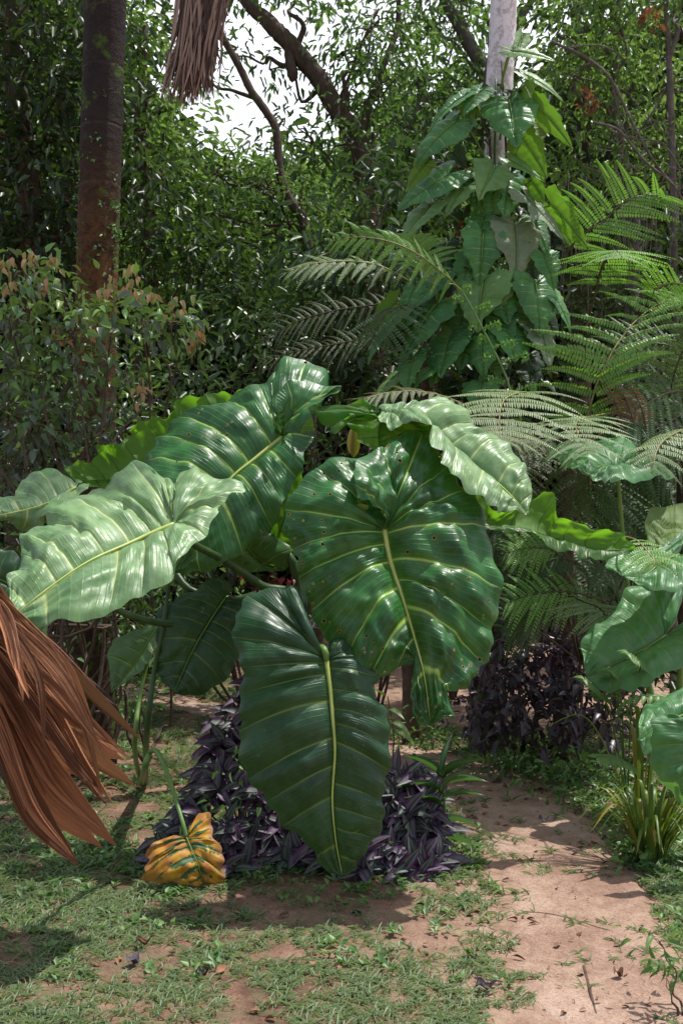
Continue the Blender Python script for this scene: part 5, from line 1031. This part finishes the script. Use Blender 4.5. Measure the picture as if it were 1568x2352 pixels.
tree('forest_tree', gb_(1130, 13), [at(1130,900,13), at(1125,500,13), at(1118,210,13), at(1105,150,13), at(1070,90,13), at(1050,50,13), at(1020,0,13), at(990,-90,13)], [.11,.10,.085,.08,.07,.05],
     [B_(1000,60,13,.6,.6,.4), B_(960,180,13,.55,.6,.35), B_(1060,-60,13,.7), B_(1060,220,13.1,.45), B_(950,300,13,.6), B_(1180,-30,13.1,.3), B_(900,400,13,.7), B_(1010,420,13,.7)], .12, 110, 'tree2', 'bark2', 'grey-barked tree leaning left just behind the pale palm trunk', extra=[([at(1128,260,13), at(1160,120,12.9), at(1190,50,12.9), at(1235,-20,12.9)], [.06,.05,.035]), ([at(950,420,12.9), at(938,330,12.9), at(925,300,12.9), at(905,265,12.9), at(860,240,12.9)], [.03,.02,.012]), ([at(938,300,12.9), at(965,240,12.9), at(1000,215,12.9)], [.03,.02])], asp=.30, down=.8)
tree('forest_tree', gb_(960, 16), [at(960,800,16), at(950,500,16), at(940,250,16)], [.14,.12,.08,.05],
     [B_(940,330,16,1.1,1,.6), B_(830,420,16,1.1,1,.6), B_(1060,300,16,1,1,.8), B_(900,150,16.2,.7,.8,.35), B_(1060,80,16.2,.6,.8,.5), B_(960,520,16,1.4), B_(760,20,16,.25,.5,.25)], .15, 75, 'tree3', 'bark', 'pale green distant tree behind the leaning trunks')
# right
tree('forest_tree', gb_(1420, 9.6), [at(1440,900,9.6), at(1455,500,9.6), at(1410,250,9.6), at(1430,-100,9.6)], [.07,.06,.05,.04,.02],
     [B_(1330,180,9.4,.45,.5,.3), B_(1430,80,9.4,.6,.6,.4), B_(1530,200,9.3,.5,.5,.45), B_(1420,330,9.4,.5,.5,.3), B_(1300,90,9.6,.35), B_(1540,380,9.4,.4,.5,.3), B_(1340,420,9.5,.4,.5,.2), B_(1390,-60,9.5,.7)], .085, 150, 'tree3', 'bark2', 'light green small-leaved tree filling the upper right', asp=.38, csize=.16)
tree('forest_tree', gb_(1330, 11.5), [at(1330,900,11.5), at(1340,400,11.5), at(1320,0,11.5)], [.13,.12,.09,.05],
     [B_(1300,250,11.5,.8), B_(1460,250,11.4,.9), B_(1300,500,11.4,.8), B_(1450,520,11.4,.9), B_(1560,450,11.4,.9), B_(1560,100,11.4,.8), B_(1380,-20,11.6,.8), B_(1300,60,11.6,.35), B_(1560,650,11,.8)], .12, 95, 'tree1', 'bark', 'dark green tree behind the light one at the upper right')
tree('forest_tree', gb_(1545, 8.8), [at(1548,900,8.8), at(1546,500,8.8), at(1538,200,8.8), at(1525,-50,8.8)], [.03,.028,.025,.02], [B_(1560,-60,8.8,.6), B_(1590,300,8.7,.3)], .09, 120, 'tree2', 'bark2', 'thin pale trunk at the right edge', csize=.15)
# understorey in the middle distance
def us(px, d, blobs, mat, lab, size=.10, dens=120, asp=.38, **k):
    return shrub('forest_shrub', gb_(px, d), blobs, size, dens, mat, lab, 'shrub', 'shrubs of the forest edge', asp=asp, per=16, csize=.13, stemmat='stemb', sr=.007, twigs=1, **k)
us(860, 8.4, [B_(840,520,8.4,.36,.4,.22), B_(900,440,8.5,.30,.4,.20), B_(760,580,8.4,.30,.4,.2), B_(880,600,8.2,.36,.3,.25), B_(940,380,8.6,.26)], 'under', 'glossy-leaved shrub left of the climber, above the feathery fronds', size=.13, dens=110, asp=.34, down=.5)
us(780, 8.8, [B_(720,690,8.8,.45,.4,.3), B_(830,660,8.8,.4,.4,.3), B_(640,720,8.9,.4,.4,.25), B_(800,790,8.6,.45,.4,.3), B_(700,850,8.7,.4,.4,.3), B_(900,850,8.5,.4,.4,.3), B_(990,900,8.5,.4,.4,.35)], 'under', 'shaded shrub behind the brownish fern fronds', size=.11)
us(560, 8.6, [B_(520,920,8.6,.36,.4,.22), B_(430,860,8.8,.34,.4,.24), B_(620,850,8.8,.34,.4,.24), B_(470,980,8.4,.3,.3,.2), B_(590,960,8.5,.3,.3,.2)], 'under', 'dull-leaved shrub just above the large dark leaf')
us(420, 9.8, [B_(430,560,9.8,.55), B_(480,700,9.8,.6), B_(380,760,9.6,.5), B_(560,640,9.8,.5), B_(600,780,9.6,.5)], 'tree1', 'dark bush in the gap right of the rusty trunk', size=.10, dens=130)
us(60, 8.0, [B_(20,820,8.0,.6), B_(140,900,8,.55), B_(60,1000,7.8,.55), B_(300,1000,8,.4), B_(350,1100,7.9,.35), B_(220,900,8.2,.5), B_(60,1150,7.6,.5), B_(240,1180,7.8,.45)], 'tree1', 'dark undergrowth behind the reddish-leaved shrub', size=.08, dens=150)
us(1330, 8.6, [B_(1300,700,8.6,.5), B_(1420,700,8.6,.5), B_(1540,620,8.6,.5), B_(1350,850,8.4,.5), B_(1500,850,8.4,.5), B_(1560,950,8.3,.4), B_(1250,900,8.4,.4)], 'tree1', 'dark bush behind the tall tree fern', size=.09, dens=120)
us(1030, 9.2, [B_(1000,600,9.2,.5), B_(1060,760,9,.5), B_(1200,650,9,.5), B_(1000,1000,8.8,.5), B_(1130,1000,8.8,.5), B_(1130,1180,8.4,.5), B_(940,1150,8.6,.4)], 'tree1', 'dark bush directly behind the climber', size=.10, dens=120)
us(760, 7.9, [B_(760,1050,7.9,.30,.3,.25), B_(800,1000,8,.3,.3,.2), B_(740,1170,7.8,.3,.3,.2), B_(560,1250,8.2,.4,.3,.2), B_(470,1330,8.4,.4,.3,.2)], 'tree1', 'dim bush between the two upper big leaves', size=.07, dens=180)
us(420, 9.4, [B_(300,1300,9.4,.5,.4,.28), B_(160,1370,9.2,.5,.4,.22), B_(420,1330,9.5,.5,.4,.3), B_(40,1300,9.0,.5,.4,.3), B_(560,1380,9.4,.4,.4,.25)], 'weed', 'leafy green bush beyond the lawn seen under the pale leaf', size=.085, dens=120)
us(1360, 7.9, [B_(1420,1250,8,.5,.4,.3), B_(1500,1380,7.8,.4,.3,.3), B_(1200,1250,8,.4), B_(1230,1400,7.6,.3), B_(1440,1550,7.2,.3,.3,.25), B_(1540,1560,7.0,.3,.3,.3)], 'tree1', 'dark leafy bush behind the right-hand elephant ears', size=.08, dens=150)
us(180, 6.5, [B_(60,1230,6.4,.28,.2,.2), B_(190,1330,6.4,.28,.2,.16), B_(290,1420,6.5,.22,.2,.12), B_(90,1380,6.3,.26,.2,.14), B_(230,1180,6.5,.25,.15,.2), B_(330,1350,6.6,.2,.2,.15)], 'tree1', 'dark low bush hiding the foot of the rusty palm', size=.07, dens=200)
us(330, 6.9, [B_(330,1440,6.9,.26,.2,.12), B_(420,1390,7.0,.2,.2,.12), B_(200,1450,6.8,.22,.2,.10)], 'weed', 'light green sprawling weeds under the pale leaf', size=.075, dens=110)
# small fan palm glowing in the gap
fpb = gb_(690, 10.2); fo = tag(empty('fan_palm', fpb), 'young palm with thin bright yellow-green leaflets in a gap of the forest', 'palm', None)
for i, (x, y, dx) in enumerate([(650,640,-30),(700,620,20),(740,650,50),(670,680,-50),(720,690,10)]):
    b = MB()
    for q in range(26):
        u = q/25; c = at(x-45+90*u, y-22*math.sin(u*math.pi), 10.0+.1*rr.random()); strip(b, [c, c+(.01,0,-.12), c+(.01+.03*rr.random(),0,-.30-.1*rr.random())], .016, np.array([1,.3,0.]), .5, .2, 6, .1)
    b.tube([at(690,900,10.2), at(x,y+60,10.1), at(x-45,y,10), at(x+45,y,10)], [.015,.01,.006], 6, 4)
    b.build('frond', M['tree3'], fo)
# bare twigs and lianas on the right
lo2 = tag(empty('liana', gb_(1480, 8.2)), 'bare pale lianas and twigs tangled down the upper right', 'liana'); b = MB()
for P, r in [([(1265,95,8.2),(1340,130,8.2),(1400,180,8.2),(1450,280,8.2),(1500,370,8.2),(1560,440,8.2)], .012), ([(1360,280,8.1),(1420,300,8.1),(1480,370,8.1),(1540,420,8.1),(1580,480,8.1)], .010), ([(1400,300,8.2),(1460,320,8.2),(1520,330,8.2),(1570,400,8.2)], .008), ([(1290,110,8.2),(1380,105,8.2),(1440,140,8.2)], .006), ([(1405,190,8.2),(1430,330,8.2),(1410,420,8.2),(1440,520,8.2)], .006)]:
    b.tube(A_(P), [r, r, r*.6], 6, 8, wob=.08)
for i in range(34):
    x = rr.uniform(1290, 1560); y = rr.uniform(380, 560); b.tube(A_([(x,y,8.1),(x+rr.uniform(-8,8),y+60,8.1),(x+rr.uniform(-14,14),y+rr.uniform(100,240),8.1)]), [.004,.003,.002], 4, 5)
for i in range(16):
    x = rr.uniform(1380, 1540); y = rr.uniform(260, 420); b.tube(A_([(x,y,8.1),(x+rr.uniform(-50,50),y+rr.uniform(-40,40),8.1),(x+rr.uniform(-90,90),y+rr.uniform(-50,80),8.1)]), [.004,.003,.002], 4, 5)
b.build('stems', M['bark2'], lo2)
mb, _ = foliage([(at(1490,48,8.6),(.07,.07,.04)), (at(1345,235,8.6),(.03,.03,.08))], .07, 120, per=8, csize=.04, asp=.5, tmpl=GR_LEAF)
mb.build('dead_leaves', M['fernx'], lo2)
# the forest closing the view: too many crowns to tell apart
mb = MB()
def wall(n, x0, x1, ytop, ybot, d0, d1, size):
    px = RNG.uniform(x0, x1, n); py = RNG.uniform(0, 1, n)**.9; d = RNG.uniform(d0, d1, n)
    top = np.interp(px, [x_[0] for x_ in ytop], [x_[1] for x_ in ytop]); top = top+40*np.sin(px/37.0)+22*np.sin(px/11.0)
    py = top+(ybot-top)*py
    P = np.c_[(px-784)/F*d, d, CAMZ-(py-1176)/F*d]; ok = P[:, 2] > 0; P = P[ok]; per = 12; P = np.repeat(P, per, 0); P += RNG.normal(0, .22, P.shape)
    D, Nn = cloud_dirs(len(P), RNG.standard_normal((len(P), 3))*.5+(0,-.3,0), .4); L = size*(.6+.8*RNG.random(len(P)))
    k = place(LEAF6, P, D, Nn, L, L*.45, np.clip(np.repeat(RNG.random(len(P)//per), per)*.6+RNG.random(len(P))*.4, 0, 1)); mb.add(k[0], k[1], None, k[2], k[3])
YT = [(-900,-200),(100,-200),(330,230),(430,400),(560,400),(640,420),(800,330),(1000,250),(1200,250),(1300,180),(1500,0),(2500,-200)]
wall(15000, -900, 2500, YT, 1420, 17, 22, .30)
wall(7000, -1500, 3000, [(a, b+260) for a, b in YT], 1450, 14, 17, .24)
tag(mb.build('forest', M['tree1']), 'dense far forest closing off the view behind the nearer trees', 'forest', kind='stuff')

# ================================================================== camera, sun and sky
cam = bpy.data.cameras.new('camera'); co = bpy.data.objects.new('camera', cam); COL.objects.link(co); co.location = (0, 0, CAMZ); co.rotation_euler = (math.radians(90), 0, 0)
cam.sensor_fit = 'VERTICAL'; cam.sensor_height = 24; cam.lens = 24*F/2352; cam.clip_end = 2000; cam.clip_start = .05
cam.dof.use_dof = True; cam.dof.focus_distance = 4.8; cam.dof.aperture_fstop = 5.6
S.camera = co
SD = Vector((.32, .16, 1.0)).normalized()
sun = bpy.data.lights.new('sun', 'SUN'); so_ = bpy.data.objects.new('sun', sun); COL.objects.link(so_); sun.energy = 5.0; sun.angle = math.radians(.6); sun.color = (1, .965, .91)
so_.rotation_euler = SD.to_track_quat('Z', 'Y').to_euler(); so_.location = (3, 3, 12)
w = bpy.data.worlds.new('World'); S.world = w; w.use_nodes = True; t = w.node_tree; t.nodes.clear(); g = N(t)
sky = g.new('ShaderNodeTexSky'); sky.sky_type = 'NISHITA'; sky.sun_disc = False; sky.sun_elevation = math.asin(SD.z); sky.sun_rotation = math.atan2(SD.x, SD.y); sky.dust_density = 3.0; sky.air_density = 1.0
tc = g.new('ShaderNodeTexCoord').outputs['Generated']
cn = g.noise(tc, 2.2, 6, .6)
bg1 = g.new('ShaderNodeBackground', {'Color': sky.outputs[0], 'Strength': .12})
bg2 = g.new('ShaderNodeBackground', {'Color': (.93, .96, 1.05, 1), 'Strength': 1.5})
dx = g.new('ShaderNodeSeparateXYZ', {0: tc})          # added cloud: bright bank ahead whitens gaps, thin unseen cloud elsewhere sets fill light
bank = g.math('MULTIPLY', g.rng(dx.outputs[1], .15, .75, 0, 1, True), g.rng(dx.outputs[2], .80, .50, 0, 1, True))
cl_ = g.math('MAXIMUM', g.rng(cn, .38, .60, .05, .34), g.math('MULTIPLY', bank, g.rng(cn, .25, .45, .75, 1)))
mx = g.new('ShaderNodeMixShader', {0: cl_, 1: bg1.outputs[0], 2: bg2.outputs[0]})
g.new('ShaderNodeOutputWorld', {0: mx.outputs[0]})
S.render.engine = 'CYCLES'
S.view_settings.view_transform = 'Standard'; S.view_settings.look = 'None'; S.view_settings.exposure = 0
S.cycles.max_bounces = 7; S.cycles.diffuse_bounces = 2; S.cycles.glossy_bounces = 2; S.cycles.transmission_bounces = 4; S.cycles.transparent_max_bounces = 8
S.cycles.use_denoising = True
